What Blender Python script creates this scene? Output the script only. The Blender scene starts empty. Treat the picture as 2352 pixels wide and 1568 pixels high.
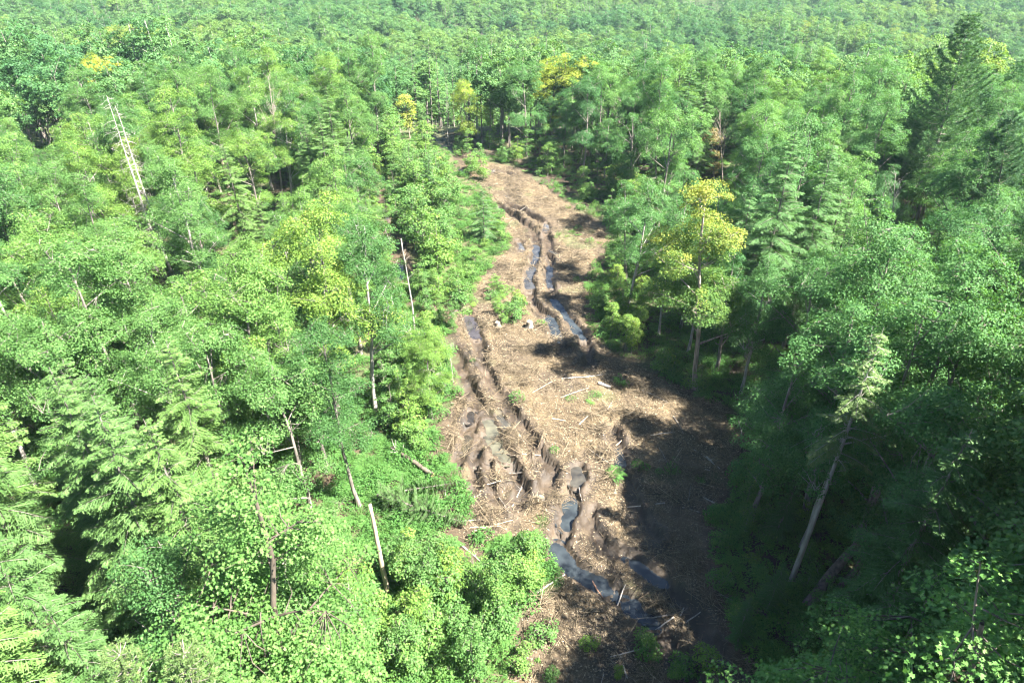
import bpy, math
import numpy as np

# ------------------------------------------------------------------ camera, sky, sun, exposure
sc = bpy.context.scene
COL = sc.collection
PITCH, CAM_H, FOC = 31.5, 32.0, 1568.0          # FOC in pixels of a 2352 px wide picture
cam_d = bpy.data.cameras.new("camera"); cam = bpy.data.objects.new("camera", cam_d); COL.objects.link(cam)
cam_d.sensor_width = 36.0; cam_d.lens = 24.0; cam_d.clip_start = 0.5; cam_d.clip_end = 6000
cam.location = (0, 0, CAM_H); cam.rotation_euler = (math.radians(90 - PITCH), 0, 0)
sc.camera = cam

SUN_EL, SUN_AZ = 54.0, 118.0        # azimuth clockwise from +Y: the sun stands to the right and a little behind the camera
world = bpy.data.worlds.new("World"); sc.world = world; world.use_nodes = True
wn = world.node_tree; wn.nodes.clear()
sky = wn.nodes.new("ShaderNodeTexSky"); sky.sky_type = 'NISHITA'; sky.sun_disc = False
sky.sun_elevation = math.radians(SUN_EL); sky.sun_rotation = math.radians(SUN_AZ)
sky.air_density = 0.7; sky.dust_density = 0.2; sky.ozone_density = 1.0
bg = wn.nodes.new("ShaderNodeBackground"); bg.inputs[1].default_value = 0.05
wo = wn.nodes.new("ShaderNodeOutputWorld")
wn.links.new(sky.outputs[0], bg.inputs[0]); wn.links.new(bg.outputs[0], wo.inputs[0])
sun_d = bpy.data.lights.new("sun", 'SUN'); sun_d.energy = 5.0; sun_d.angle = math.radians(0.5); sun_d.color = (1.0, 0.95, 0.86)
sun = bpy.data.objects.new("sun", sun_d); COL.objects.link(sun)
sun.rotation_euler = (math.radians(90 - SUN_EL), 0, math.radians(180 - SUN_AZ))
sun.location = (40, -20, 120)
sc.view_settings.view_transform = 'Standard'; sc.view_settings.look = 'None'
sc.view_settings.gamma = 1.0; sc.view_settings.use_curve_mapping = False
sc.view_settings.exposure = 3.05
cy = sc.cycles
cy.max_bounces = 6; cy.diffuse_bounces = 3; cy.glossy_bounces = 2; cy.transmission_bounces = 4; cy.transparent_max_bounces = 4
cy.volume_bounces = 0
cy.use_denoising = True
cy.pixel_filter_type = 'BLACKMAN_HARRIS'; cy.filter_width = 1.15
cy.sample_clamp_indirect = 4.0

# ------------------------------------------------------------------ picking helpers
cP, sP = math.cos(math.radians(PITCH)), math.sin(math.radians(PITCH))
rng = np.random.default_rng(7)

def sstep(a, b, t):
    t = np.clip((t - a) / (b - a), 0, 1); return t * t * (3 - 2 * t)

def vnoise(x, y, s=0):
    """cheap smooth value noise, about -1..1"""
    x = np.asarray(x, float); y = np.asarray(y, float)
    xi = np.floor(x).astype(np.int64); yi = np.floor(y).astype(np.int64)
    fx = x - xi; fy = y - yi; fx = fx * fx * (3 - 2 * fx); fy = fy * fy * (3 - 2 * fy)
    def h(i, j):
        n = (i * 374761393 + j * 668265263 + s * 974634301) & 0x7fffffff
        n = ((n ^ (n >> 13)) * 1274126177) & 0x7fffffff
        return ((n ^ (n >> 16)) & 0xffff) / 32767.5 - 1
    return (h(xi, yi) * (1 - fx) + h(xi + 1, yi) * fx) * (1 - fy) + (h(xi, yi + 1) * (1 - fx) + h(xi + 1, yi + 1) * fx) * fy

def T0(x, y):
    """the lie of the land: a gentle bench, a fall beyond its far edge, a long rise behind"""
    x = np.asarray(x, float); y = np.asarray(y, float)
    d0 = 122 - 0.16 * np.abs(x) - 8 * sstep(10, 60, x)
    z = -(23 - 9 * sstep(0, 70, -x)) * sstep(0, 80, y - d0)
    z = z + 0.5 * vnoise(x / 24, y / 24, 1) * (1 + 2.5 * sstep(120, 260, y)) + 3.5 * vnoise(x / 90, y / 90, 2) * sstep(150, 300, y)
    far = np.maximum(0, y - 470); z = z + 0.062 * far
    return z

def project(p):
    p = np.asarray(p, float); d = p - np.array([0, 0, CAM_H])
    dep = d[..., 1] * cP - d[..., 2] * sP; up = d[..., 1] * sP + d[..., 2] * cP
    dep = np.where(np.abs(dep) < 1e-3, 1e-3, dep)
    return 1176 + FOC * d[..., 0] / dep, 784 - FOC * up / dep, dep

def at(px, py):
    """the point of the ground seen at a pixel of the 2352 px wide picture"""
    a = (px - 1176) / FOC; b = (784 - py) / FOC
    d = np.array([a, cP + b * sP, -sP + b * cP]); t = -CAM_H / d[2]
    for _ in range(25):
        p = np.array([0, 0, CAM_H]) + d * t
        t += (p[2] - T0(p[0], p[1])) / -d[2] * 0.8
    return np.array([d[0] * t, d[1] * t])

def inpoly(x, y, poly):
    x = np.asarray(x, float); y = np.asarray(y, float); c = np.zeros(x.shape, bool)
    n = len(poly)
    for i in range(n):
        x0, y0 = poly[i]; x1, y1 = poly[i - 1]
        k = ((y0 > y) != (y1 > y)) & (x < (x1 - x0) * (y - y0) / ((y1 - y0) if y1 != y0 else 1e-9) + x0)
        c ^= k
    return c

# outline of the opened ground, in picture pixels, then on the ground
OPEN_PX = [(985, 300), (1060, 285), (1105, 370), (1190, 385), (1310, 470), (1405, 530), (1380, 590), (1345, 640), (1355, 760), (1410, 812), (1530, 872),
           (1640, 925), (1720, 1010), (1670, 1120), (1630, 1200), (1640, 1290), (1680, 1400), (1740, 1568), (1160, 1568), (1180, 1420), (1290, 1350),
           (1235, 1240), (1080, 1230), (1070, 1120), (1035, 1060), (1000, 985), (1062, 900), (1040, 800), (1072, 720), (1095, 650), (1172, 560),
           (1152, 480), (1100, 430), (1070, 400)]
STRIP_PX = [(840, 350), (872, 380), (895, 480), (935, 560), (965, 640), (1010, 665), (1095, 715), (1060, 760), (985, 690), (930, 655), (895, 590), (862, 480)]
LOW_PX = [(880, 320), (985, 300), (1070, 400), (1152, 480), (1172, 560), (1095, 650), (1072, 720), (1000, 660), (960, 630), (930, 560), (890, 470)]
THICKET_PX = [(905, 1035), (1085, 1060), (1240, 1240), (1290, 1350), (1180, 1568), (830, 1568), (810, 1350), (850, 1150)]
OPEN_G = [tuple(at(*p)) for p in OPEN_PX]
STRIP_G = [tuple(at(*p)) for p in STRIP_PX]
KEEP_G = [tuple(at(*p)) for p in [(1100, 350), (1240, 365), (1420, 460), (1500, 540), (1460, 610), (1340, 640), (1190, 480)]]
LOW_G = [tuple(at(*p)) for p in LOW_PX]
# the cleared way goes on under and behind the camera
OPEN_G2 = OPEN_G[:17] + [tuple(at(1740, 1568)), (6.5, 5), (4.0, -40), (-4, -40), (-1, 8)] + OPEN_G[18:]

def polydist(x, y, line):
    """distance to a polyline and the position along it"""
    x = np.asarray(x, float); y = np.asarray(y, float)
    best = np.full(x.shape, 1e9)
    for (x0, y0), (x1, y1) in zip(line[:-1], line[1:]):
        dx, dy = x1 - x0, y1 - y0; L2 = dx * dx + dy * dy + 1e-9
        t = np.clip(((x - x0) * dx + (y - y0) * dy) / L2, 0, 1)
        best = np.minimum(best, np.hypot(x - x0 - t * dx, y - y0 - t * dy))
    return best

# wheel ruts: pixel line, half width (m), depth (m)
RUTS_PX = [
    ([(1015, 305), (1000, 320), (1040, 345), (1060, 372)], .8, .15),
    ([(1110, 395), (1150, 395), (1175, 400)], .45, .25),
    ([(1148, 478), (1175, 490), (1215, 520), (1232, 540), (1232, 575), (1224, 610), (1212, 640), (1218, 660), (1222, 690), (1245, 715), (1270, 740), (1285, 775), (1300, 810)], .5, .38),
    ([(1155, 465), (1195, 480), (1240, 505), (1256, 518), (1254, 535), (1262, 570), (1264, 600), (1262, 640), (1268, 665)], .5, .36),
    ([(1272, 682), (1285, 705), (1310, 735), (1340, 775), (1350, 815), (1352, 835)], .52, .38),
    ([(1190, 553), (1198, 575)], .4, .2),
    ([(872, 440), (880, 490), (905, 550), (915, 600), (920, 640)], .6, .3),
    ([(940, 560), (960, 640), (1000, 665)], .6, .25),
    ([(1072, 715), (1086, 745), (1098, 785), (1108, 815)], .55, .42),
    ([(1045, 800), (1060, 850), (1085, 905), (1110, 950), (1135, 1010), (1160, 1055), (1195, 1105), (1205, 1130), (1185, 1160)], .6, .34),
    ([(1108, 830), (1130, 880), (1165, 930), (1200, 975), (1235, 1030), (1262, 1060), (1270, 1085), (1240, 1135)], .5, .3),
    ([(1085, 950), (1075, 1000), (1062, 1040), (1045, 1070)], .5, .32),
    ([(1098, 1000), (1090, 1060), (1092, 1120)], .4, .28),
    ([(1115, 1060), (1125, 1100), (1140, 1150)], .4, .22),
    ([(1410, 985), (1425, 1030), (1432, 1065), (1450, 1130), (1460, 1160), (1510, 1230)], .5, .32),
    ([(1330, 1080), (1326, 1110), (1312, 1150), (1300, 1195), (1280, 1260), (1310, 1305), (1375, 1340), (1430, 1370), (1480, 1415), (1540, 1490), (1600, 1567)], .62, .38),
    ([(1360, 1170), (1350, 1200), (1400, 1260), (1460, 1290), (1520, 1335), (1600, 1420), (1690, 1567)], .55, .3),
]
RUTS = [([tuple(at(*p)) for p in l], w, d) for l, w, d in RUTS_PX]

# puddles standing in the ruts: pixel line, half width, tint with sun, shade and sky reflection painted in, label
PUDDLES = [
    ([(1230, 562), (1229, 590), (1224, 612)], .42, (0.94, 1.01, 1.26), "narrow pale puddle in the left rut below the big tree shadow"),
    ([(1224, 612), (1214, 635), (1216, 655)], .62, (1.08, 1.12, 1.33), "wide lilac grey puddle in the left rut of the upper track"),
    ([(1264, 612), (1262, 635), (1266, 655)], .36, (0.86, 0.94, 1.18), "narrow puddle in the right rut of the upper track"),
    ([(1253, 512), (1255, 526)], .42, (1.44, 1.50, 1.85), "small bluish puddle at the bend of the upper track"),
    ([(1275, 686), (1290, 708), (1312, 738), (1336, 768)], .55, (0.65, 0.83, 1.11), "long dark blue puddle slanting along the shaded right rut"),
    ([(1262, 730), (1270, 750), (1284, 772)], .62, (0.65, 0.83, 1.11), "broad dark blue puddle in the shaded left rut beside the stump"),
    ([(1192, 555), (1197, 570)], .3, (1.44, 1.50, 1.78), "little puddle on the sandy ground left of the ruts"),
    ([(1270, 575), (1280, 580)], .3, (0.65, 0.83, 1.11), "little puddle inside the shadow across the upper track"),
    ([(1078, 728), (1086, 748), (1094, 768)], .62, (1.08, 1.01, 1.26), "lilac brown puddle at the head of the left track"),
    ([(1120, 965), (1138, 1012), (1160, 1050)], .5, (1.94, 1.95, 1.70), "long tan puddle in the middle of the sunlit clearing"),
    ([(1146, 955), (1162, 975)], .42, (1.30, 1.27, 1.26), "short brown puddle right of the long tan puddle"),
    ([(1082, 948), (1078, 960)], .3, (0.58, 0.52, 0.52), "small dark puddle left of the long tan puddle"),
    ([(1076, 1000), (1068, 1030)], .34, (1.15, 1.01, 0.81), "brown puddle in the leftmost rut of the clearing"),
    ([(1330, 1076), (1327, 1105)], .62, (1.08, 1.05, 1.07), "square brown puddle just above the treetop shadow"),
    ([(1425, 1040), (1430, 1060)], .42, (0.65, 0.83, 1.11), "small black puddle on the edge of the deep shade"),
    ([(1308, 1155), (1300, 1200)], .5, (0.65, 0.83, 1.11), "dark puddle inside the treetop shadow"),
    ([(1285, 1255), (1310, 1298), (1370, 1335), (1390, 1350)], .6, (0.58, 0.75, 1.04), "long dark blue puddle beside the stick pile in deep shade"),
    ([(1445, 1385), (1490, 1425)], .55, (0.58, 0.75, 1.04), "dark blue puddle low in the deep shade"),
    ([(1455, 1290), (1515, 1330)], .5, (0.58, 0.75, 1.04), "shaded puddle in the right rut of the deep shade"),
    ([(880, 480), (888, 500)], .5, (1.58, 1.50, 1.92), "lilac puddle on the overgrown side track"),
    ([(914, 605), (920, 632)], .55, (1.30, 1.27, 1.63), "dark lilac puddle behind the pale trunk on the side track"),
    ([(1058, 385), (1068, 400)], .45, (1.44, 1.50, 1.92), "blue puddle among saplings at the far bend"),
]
PUD = []
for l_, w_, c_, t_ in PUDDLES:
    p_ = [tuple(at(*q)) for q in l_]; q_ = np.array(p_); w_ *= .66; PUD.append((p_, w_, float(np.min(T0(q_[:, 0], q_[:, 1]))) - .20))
def T(x, y):
    """the ground as built: lie of the land, churned soil and ruts"""
    x = np.asarray(x, float); y = np.asarray(y, float)
    z = T0(x, y)
    near = (y > 8) & (y < 140) & (np.abs(x) < 40)
    if not np.any(near): return z
    wx = x + .20 * vnoise(x / .8, y / .8, 5) + .09 * vnoise(x / .3, y / .3, 15); wy = y + .20 * vnoise(x / .8, y / .8, 6) + .09 * vnoise(x / .3, y / .3, 16)
    o = inpoly(x, y, OPEN_G).astype(float)
    z = z + o * (.08 * vnoise(x / 1.1, y / 1.1, 3) + .06 * vnoise(x / .45, y / .45, 4) + .05 * vnoise(x / .22, y / .22, 8))
    for l, w, d in RUTS:
        q = polydist(wx, wy, l); w = w * (1 + .3 * vnoise(x / 1.6, y / 1.6, 17)); d = d * (1 + .45 * vnoise(x / 2.2, y / 2.2, 18))
        z = z - 1.25 * d * (1 - sstep(w * .78, w * 1.05, q)) + (.20 + .16 * vnoise(x / .35, y / .35, 19)) * np.exp(-((q - w * 1.5) / .28) ** 2) * np.clip(.55 + .9 * vnoise(x / .9, y / .9, 9), 0, 2)
    for l, w, zl in PUD:
        q = polydist(wx, wy, l); f = sstep(w * .8, w * 1.25 + .25, q); z = np.where(f < 1, (zl - .10) * (1 - f) + np.maximum(z, zl - .02 + .25 * f) * f, z)
    return z

# ------------------------------------------------------------------ materials
def new_mat(name):
    m = bpy.data.materials.new(name); m.use_nodes = True
    nt = m.node_tree; nt.nodes.clear()
    out = nt.nodes.new("ShaderNodeOutputMaterial")
    return m, nt, out

def N(nt, typ, **kw):
    n = nt.nodes.new(typ)
    for k, v in kw.items():
        if k.startswith("i_"):
            key = k[2:]; key = int(key) if key.isdigit() else key
            n.inputs[key].default_value = v
        else: setattr(n, k, v)
    return n

def ramp(nt, stops):
    r = nt.nodes.new("ShaderNodeValToRGB"); e = r.color_ramp.elements
    e[0].position, e[0].color = stops[0][0], (*stops[0][1], 1)
    e[1].position, e[1].color = stops[-1][0], (*stops[-1][1], 1)
    for p, c in stops[1:-1]:
        k = e.new(p); k.color = (*c, 1)
    return r

def leaf_mat(name, stops, trans=.4, rough=.58, by_random=None):
    """leaf colour varies leaf by leaf (attribute tone), tree by tree (object colour or random)"""
    m, nt, out = new_mat(name); L = nt.links.new
    a = N(nt, "ShaderNodeAttribute", attribute_name="tone")
    r = ramp(nt, stops); L(a.outputs["Fac"], r.inputs[0])
    oi = N(nt, "ShaderNodeObjectInfo")
    mul = N(nt, "ShaderNodeMix", data_type='RGBA', blend_type='MULTIPLY'); mul.inputs[0].default_value = 1
    L(r.outputs[0], mul.inputs[6])
    if by_random:
        rr = ramp(nt, by_random); rr.color_ramp.interpolation = 'LINEAR'; hu = N(nt, "ShaderNodeAttribute", attribute_name="hue", attribute_type='INSTANCER'); L(hu.outputs["Fac"], rr.inputs[0]); L(rr.outputs[0], mul.inputs[7])
    else:
        L(oi.outputs["Color"], mul.inputs[7])
    b = N(nt, "ShaderNodeBsdfPrincipled"); b.inputs["Roughness"].default_value = rough; b.inputs["Specular IOR Level"].default_value = .2
    L(mul.outputs[2], b.inputs["Base Color"])
    t = N(nt, "ShaderNodeBsdfTranslucent")
    tc = N(nt, "ShaderNodeMix", data_type='RGBA', blend_type='MULTIPLY'); tc.inputs[0].default_value = 1
    tc.inputs[7].default_value = (1.35, 1.3, .55, 1); L(mul.outputs[2], tc.inputs[6]); L(tc.outputs[2], t.inputs[0])
    mx = N(nt, "ShaderNodeMixShader"); mx.inputs[0].default_value = trans
    L(b.outputs[0], mx.inputs[1]); L(t.outputs[0], mx.inputs[2]); L(mx.outputs[0], out.inputs[0])
    return m

def bark_mat(name, c0, c1, scale=6, bump=.5):
    m, nt, out = new_mat(name); L = nt.links.new
    tc = N(nt, "ShaderNodeTexCoord"); mp = N(nt, "ShaderNodeMapping"); mp.inputs["Scale"].default_value = (1, 1, .18); L(tc.outputs["Object"], mp.inputs[0])
    n = N(nt, "ShaderNodeTexNoise"); n.inputs["Scale"].default_value = scale; n.inputs["Detail"].default_value = 5; L(mp.outputs[0], n.inputs[0])
    r = ramp(nt, [(.32, c0), (.68, c1)]); L(n.outputs[0], r.inputs[0])
    oi = N(nt, "ShaderNodeObjectInfo"); mul = N(nt, "ShaderNodeMix", data_type='RGBA', blend_type='MULTIPLY'); mul.inputs[0].default_value = 1
    L(r.outputs[0], mul.inputs[6]); L(oi.outputs["Color"], mul.inputs[7])
    b = N(nt, "ShaderNodeBsdfPrincipled"); b.inputs["Roughness"].default_value = .85; L(mul.outputs[2], b.inputs["Base Color"])
    bp = N(nt, "ShaderNodeBump"); bp.inputs["Strength"].default_value = bump; bp.inputs["Distance"].default_value = .03; L(n.outputs[0], bp.inputs["Height"]); L(bp.outputs[0], b.inputs["Normal"])
    L(b.outputs[0], out.inputs[0])
    return m

G_BROAD = [(0, (.040, .098, .028)), (.3, (.066, .150, .039)), (.55, (.090, .184, .052)), (.85, (.116, .208, .066)), (1, (.165, .236, .092))]
G_HEM = [(0, (.044, .096, .028)), (.55, (.078, .152, .042)), (1, (.126, .208, .066))]
G_TURN = [(0, (.050, .120, .028)), (.42, (.075, .150, .034)), (.6, (.120, .205, .042)), (1, (.245, .268, .052))]
G_PINE = [(0, (.032, .090, .038)), (.6, (.058, .130, .058)), (1, (.09, .17, .08))]
G_SPR = [(0, (.06, .11, .035)), (.6, (.10, .16, .05)), (1, (.17, .21, .08))]
RND = [(p_, (c_[0], c_[1], c_[2] * 1.12)) for p_, c_ in [(0, (.55, .72, .80)), (.15, (.75, .9, .95)), (.3, (.95, 1.0, 1.05)), (.6, (1.15, 1.08, .95)), (.86, (1.35, 1.15, .85)), (.955, (1.4, 1.18, .82)), (1, (1.75, 1.22, .75))]]  # blue raised to paint distance haze into the far leaves
M = {
    'leaf': leaf_mat("broad_leaf", G_BROAD),
    'turning': leaf_mat("turning_leaf", G_TURN),
    'needle': leaf_mat("hemlock_needle", G_HEM, trans=.3),
    'pine': leaf_mat("pine_needle", G_PINE, trans=.25),
    'spruce': leaf_mat("spruce_needle", G_SPR, trans=.25),
    'leaf_far': leaf_mat("far_leaf", G_BROAD, by_random=RND),
    'needle_far': leaf_mat("far_needle", G_HEM, trans=.3, by_random=[(0, (.8, .95, 1.0)), (1, (1.15, 1.08, .95))]),
    'plant': leaf_mat("low_leaf", G_BROAD, trans=.45, by_random=[(0, (.8, .95, .8)), (.6, (1.15, 1.15, .9)), (1, (1.7, 1.4, .9))]),
    'bark': bark_mat("grey_brown_bark", (.07, .06, .05), (.24, .21, .18)),
    'pale': bark_mat("pale_bark", (.15, .135, .115), (.36, .335, .30), bump=.3),
    'dead': bark_mat("bleached_wood", (.17, .15, .13), (.34, .315, .28), bump=.3),
    'peeled': bark_mat("peeled_wood", (.26, .20, .13), (.40, .335, .24), bump=.2),
    'darklog': bark_mat("dark_log_bark", (.05, .04, .032), (.16, .12, .09)),
    'cut': bark_mat("fresh_cut_wood", (.28, .18, .08), (.40, .28, .15), bump=.1),
}
def stick_mat():
    m, nt, out = new_mat("slash_sticks"); L = nt.links.new
    a = N(nt, "ShaderNodeAttribute", attribute_name="tone")
    r = ramp(nt, [(0, (.03, .022, .015)), (.3, (.08, .059, .036)), (.65, (.16, .123, .074)), (1, (.285, .23, .155))]); L(a.outputs["Fac"], r.inputs[0])
    b = N(nt, "ShaderNodeBsdfPrincipled"); b.inputs["Roughness"].default_value = .85; L(r.outputs[0], b.inputs["Base Color"]); L(b.outputs[0], out.inputs[0])
    return m
M['stick'] = stick_mat()

def ground_mat():
    m, nt, out = new_mat("forest_ground"); L = nt.links.new
    geo = N(nt, "ShaderNodeNewGeometry")
    def noise(scale, det=6, rough=.6):
        n = N(nt, "ShaderNodeTexNoise"); n.inputs["Scale"].default_value = scale; n.inputs["Detail"].default_value = det; n.inputs["Roughness"].default_value = rough
        L(geo.outputs["Position"], n.inputs[0]); return n
    n1, n2, n3 = noise(.9), noise(5.5, 8, .7), noise(22, 4)
    def mix(f, a, b_, blend='MIX'):
        x = N(nt, "ShaderNodeMix", data_type='RGBA', blend_type=blend)
        (L(f, x.inputs[0]) if not isinstance(f, float) else setattr(x.inputs[0], 'default_value', f))
        L(a, x.inputs[6]); L(b_, x.inputs[7]); return x.outputs[2]
    litter = ramp(nt, [(.3, (.030, .022, .014)), (.6, (.070, .050, .031)), (.8, (.12, .085, .052))]); L(n2.outputs[0], litter.inputs[0])
    slash = ramp(nt, [(.28, (.035, .024, .014)), (.44, (.080, .058, .032)), (.6, (.138, .106, .060)), (.78, (.20, .158, .093))]); L(n2.outputs[0], slash.inputs[0])
    mud = ramp(nt, [(.3, (.024, .017, .012)), (.55, (.056, .040, .027)), (.75, (.092, .069, .047))]); L(n1.outputs[0], mud.inputs[0])
    ao, am = N(nt, "ShaderNodeAttribute", attribute_name="open"), N(nt, "ShaderNodeAttribute", attribute_name="mud")
    def soften(attr, amp):
        s = N(nt, "ShaderNodeMath", operation='SUBTRACT'); L(n3.outputs[0], s.inputs[0]); s.inputs[1].default_value = .5
        k = N(nt, "ShaderNodeMath", operation='MULTIPLY_ADD'); L(s.outputs[0], k.inputs[0]); k.inputs[1].default_value = amp; L(attr.outputs["Fac"], k.inputs[2])
        k.use_clamp = True; return k.outputs[0]
    c = mix(soften(ao, .6), litter.outputs[0], slash.outputs[0]); c = mix(soften(am, .9), c, mud.outputs[0])
    n4 = noise(.35, 5, .65); mt = ramp(nt, [(.40, (.48, .42, .37)), (.58, (1.03, .98, .92))]); L(n4.outputs[0], mt.inputs[0]); c = mix(1.0, c, mt.outputs[0], 'MULTIPLY')
    # patches of moss and low green in the forest floor and grassy patches on the open ground
    ag = N(nt, "ShaderNodeAttribute", attribute_name="green")
    gr = ramp(nt, [(.3, (.035, .060, .018)), (.7, (.085, .11, .035))]); L(n2.outputs[0], gr.inputs[0])
    c = mix(soften(ag, .5), c, gr.outputs[0])
    b = N(nt, "ShaderNodeBsdfPrincipled"); L(c, b.inputs["Base Color"])
    rr = N(nt, "ShaderNodeMapRange"); L(am.outputs["Fac"], rr.inputs[0]); rr.inputs[3].default_value = .95; rr.inputs[4].default_value = .55; L(rr.outputs[0], b.inputs["Roughness"])
    bp = N(nt, "ShaderNodeBump"); bp.inputs["Strength"].default_value = .8; bp.inputs["Distance"].default_value = .12; L(n2.outputs[0], bp.inputs["Height"]); L(bp.outputs[0], b.inputs["Normal"])
    L(b.outputs[0], out.inputs[0]); return m
M['ground'] = ground_mat()

def water_mat():
    m, nt, out = new_mat("muddy_water"); L = nt.links.new
    geo = N(nt, "ShaderNodeNewGeometry"); n = N(nt, "ShaderNodeTexNoise"); n.inputs["Scale"].default_value = 1.3; L(geo.outputs["Position"], n.inputs[0])
    r = ramp(nt, [(.35, (.026, .021, .019)), (.7, (.058, .047, .040))]); L(n.outputs[0], r.inputs[0])
    oi = N(nt, "ShaderNodeObjectInfo"); mul = N(nt, "ShaderNodeMix", data_type='RGBA', blend_type='MULTIPLY'); mul.inputs[0].default_value = 1
    L(r.outputs[0], mul.inputs[6]); L(oi.outputs["Color"], mul.inputs[7])
    b = N(nt, "ShaderNodeBsdfPrincipled"); b.inputs["Roughness"].default_value = .04; b.inputs["IOR"].default_value = 1.45; L(mul.outputs[2], b.inputs["Base Color"])
    n2 = N(nt, "ShaderNodeTexNoise"); n2.inputs["Scale"].default_value = 4; L(geo.outputs["Position"], n2.inputs[0])
    bp = N(nt, "ShaderNodeBump"); bp.inputs["Strength"].default_value = .05; bp.inputs["Distance"].default_value = .05; L(n2.outputs[0], bp.inputs["Height"]); L(bp.outputs[0], b.inputs["Normal"])
    L(b.outputs[0], out.inputs[0]); return m
M['water'] = water_mat()

# ------------------------------------------------------------------ mesh helpers
class Geo:
    """collects triangles and quads with a per-vertex tone and builds one mesh"""
    def __init__(s): s.V, s.T, s.Q, s.C, s.n, s.TM, s.QM = [], [], [], [], 0, [], []
    def add(s, V, T_=None, Q=None, tone=.5, mi=0):
        V = np.asarray(V, float).reshape(-1, 3)
        if T_ is not None and len(T_): s.T.append(np.asarray(T_, np.int64).reshape(-1, 3) + s.n); s.TM.append(np.full(len(s.T[-1]), mi))
        if Q is not None and len(Q): s.Q.append(np.asarray(Q, np.int64).reshape(-1, 4) + s.n); s.QM.append(np.full(len(s.Q[-1]), mi))
        s.V.append(V); s.C.append(np.broadcast_to(np.asarray(tone, float), (len(V),))); s.n += len(V)
    def tube(s, P, R, sides=5, tone=.5, cap=False, mi=0):
        P = np.asarray(P, float); R = np.broadcast_to(np.asarray(R, float), (len(P),)); n = len(P)
        d = np.gradient(P, axis=0); d /= np.linalg.norm(d, axis=1, keepdims=True) + 1e-9
        ref = np.array([0, 0, 1.]) if abs(d[:, 2]).mean() < .8 else np.array([1., 0, 0])
        a = np.cross(d, ref); a /= np.linalg.norm(a, axis=1, keepdims=True) + 1e-9; b = np.cross(d, a)
        th = np.arange(sides) / sides * 2 * np.pi
        V = P[:, None] + R[:, None, None] * (np.cos(th)[None, :, None] * a[:, None] + np.sin(th)[None, :, None] * b[:, None])
        i = np.arange(n - 1)[:, None] * sides; j = np.arange(sides)[None]; k = (j + 1) % sides
        Q = np.stack([i + j, i + k, i + sides + k, i + sides + j], -1).reshape(-1, 4)
        Tr = None
        V = V.reshape(-1, 3)
        if cap:
            V = np.vstack([V, P[0], P[-1]]); c0, c1 = n * sides, n * sides + 1; o = (n - 1) * sides
            Tr = [(c0, (q + 1) % sides, q) for q in range(sides)] + [(c1, o + q, o + (q + 1) % sides) for q in range(sides)]
        s.add(V, Tr, Q, tone, mi)
    def blades(s, C, D, Nn, L, W, tone, fold=.18, droop=.0, mi=0):
        """leaf shapes: diamonds folded on the midrib"""
        C = np.asarray(C, float); D = D / (np.linalg.norm(D, axis=1, keepdims=True) + 1e-9)
        S = np.cross(Nn, D); S /= np.linalg.norm(S, axis=1, keepdims=True) + 1e-9
        U = np.cross(D, S); L = np.broadcast_to(L, (len(C),))[:, None]; W = np.broadcast_to(W, (len(C),))[:, None]
        b = C - D * L * .5; t = C + D * L * .5 - U * L * droop; l = C + S * W * .5 + U * W * fold; r = C - S * W * .5 + U * W * fold
        V = np.stack([b, r, t, l], 1).reshape(-1, 3); i = np.arange(len(C))[:, None] * 4
        Tr = np.concatenate([i + [0, 1, 2], i + [0, 2, 3]], 1).reshape(-1, 3)
        s.add(V, Tr, None, np.repeat(np.broadcast_to(tone, (len(C),)), 4), mi)
    def lobed(s, C, D, Nn, L, tone, fold=.12, mi=0):
        """five pointed leaf"""
        C = np.asarray(C, float); D = D / (np.linalg.norm(D, axis=1, keepdims=True) + 1e-9)
        S = np.cross(Nn, D); S /= np.linalg.norm(S, axis=1, keepdims=True) + 1e-9; U = np.cross(D, S)
        L = np.broadcast_to(L, (len(C),))[:, None]
        pts = [(0, -.45, 0), (.42, -.28, .9), (.2, -.05, .3), (.52, .18, 1), (.2, .2, .3), (0, .55, -.4), (-.2, .2, .3), (-.52, .18, 1), (-.2, -.05, .3), (-.42, -.28, .9)]
        V = np.stack([C + S * L * x + D * L * y + U * L * fold * z for x, y, z in pts], 1).reshape(-1, 3); i = np.arange(len(C))[:, None] * 10
        Tr = np.concatenate([i + k for k in ([0, 1, 2], [0, 2, 8], [0, 8, 9], [2, 3, 4], [6, 7, 8], [2, 4, 6], [2, 6, 8], [4, 5, 6])], 1).reshape(-1, 3)
        s.add(V, Tr, None, np.repeat(np.broadcast_to(tone, (len(C),)), 10), mi)
    def mesh(s, name, *mats):
        V = np.concatenate(s.V) if s.V else np.zeros((0, 3)); me = bpy.data.meshes.new(name)
        me.vertices.add(len(V)); me.vertices.foreach_set("co", V.ravel().astype(np.float32))
        Tn = np.concatenate(s.T) if s.T else np.zeros((0, 3), np.int64); Qn = np.concatenate(s.Q) if s.Q else np.zeros((0, 4), np.int64)
        loops = np.concatenate([Tn.ravel(), Qn.ravel()]).astype(np.int32)
        starts = np.concatenate([np.arange(len(Tn)) * 3, len(Tn) * 3 + np.arange(len(Qn)) * 4]).astype(np.int32)
        me.loops.add(len(loops)); me.loops.foreach_set("vertex_index", loops)
        me.polygons.add(len(starts)); me.polygons.foreach_set("loop_start", starts)
        for m in mats: me.materials.append(m)
        if len(mats) > 1:
            mi = np.concatenate([np.concatenate(s.TM) if s.TM else np.zeros(0), np.concatenate(s.QM) if s.QM else np.zeros(0)]).astype(np.int32)
            me.polygons.foreach_set("material_index", mi)
        at_ = me.attributes.new("tone", 'FLOAT', 'POINT'); at_.data.foreach_set("value", np.concatenate(s.C).astype(np.float32) if s.C else [])
        me.update(calc_edges=True)
        return me

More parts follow.
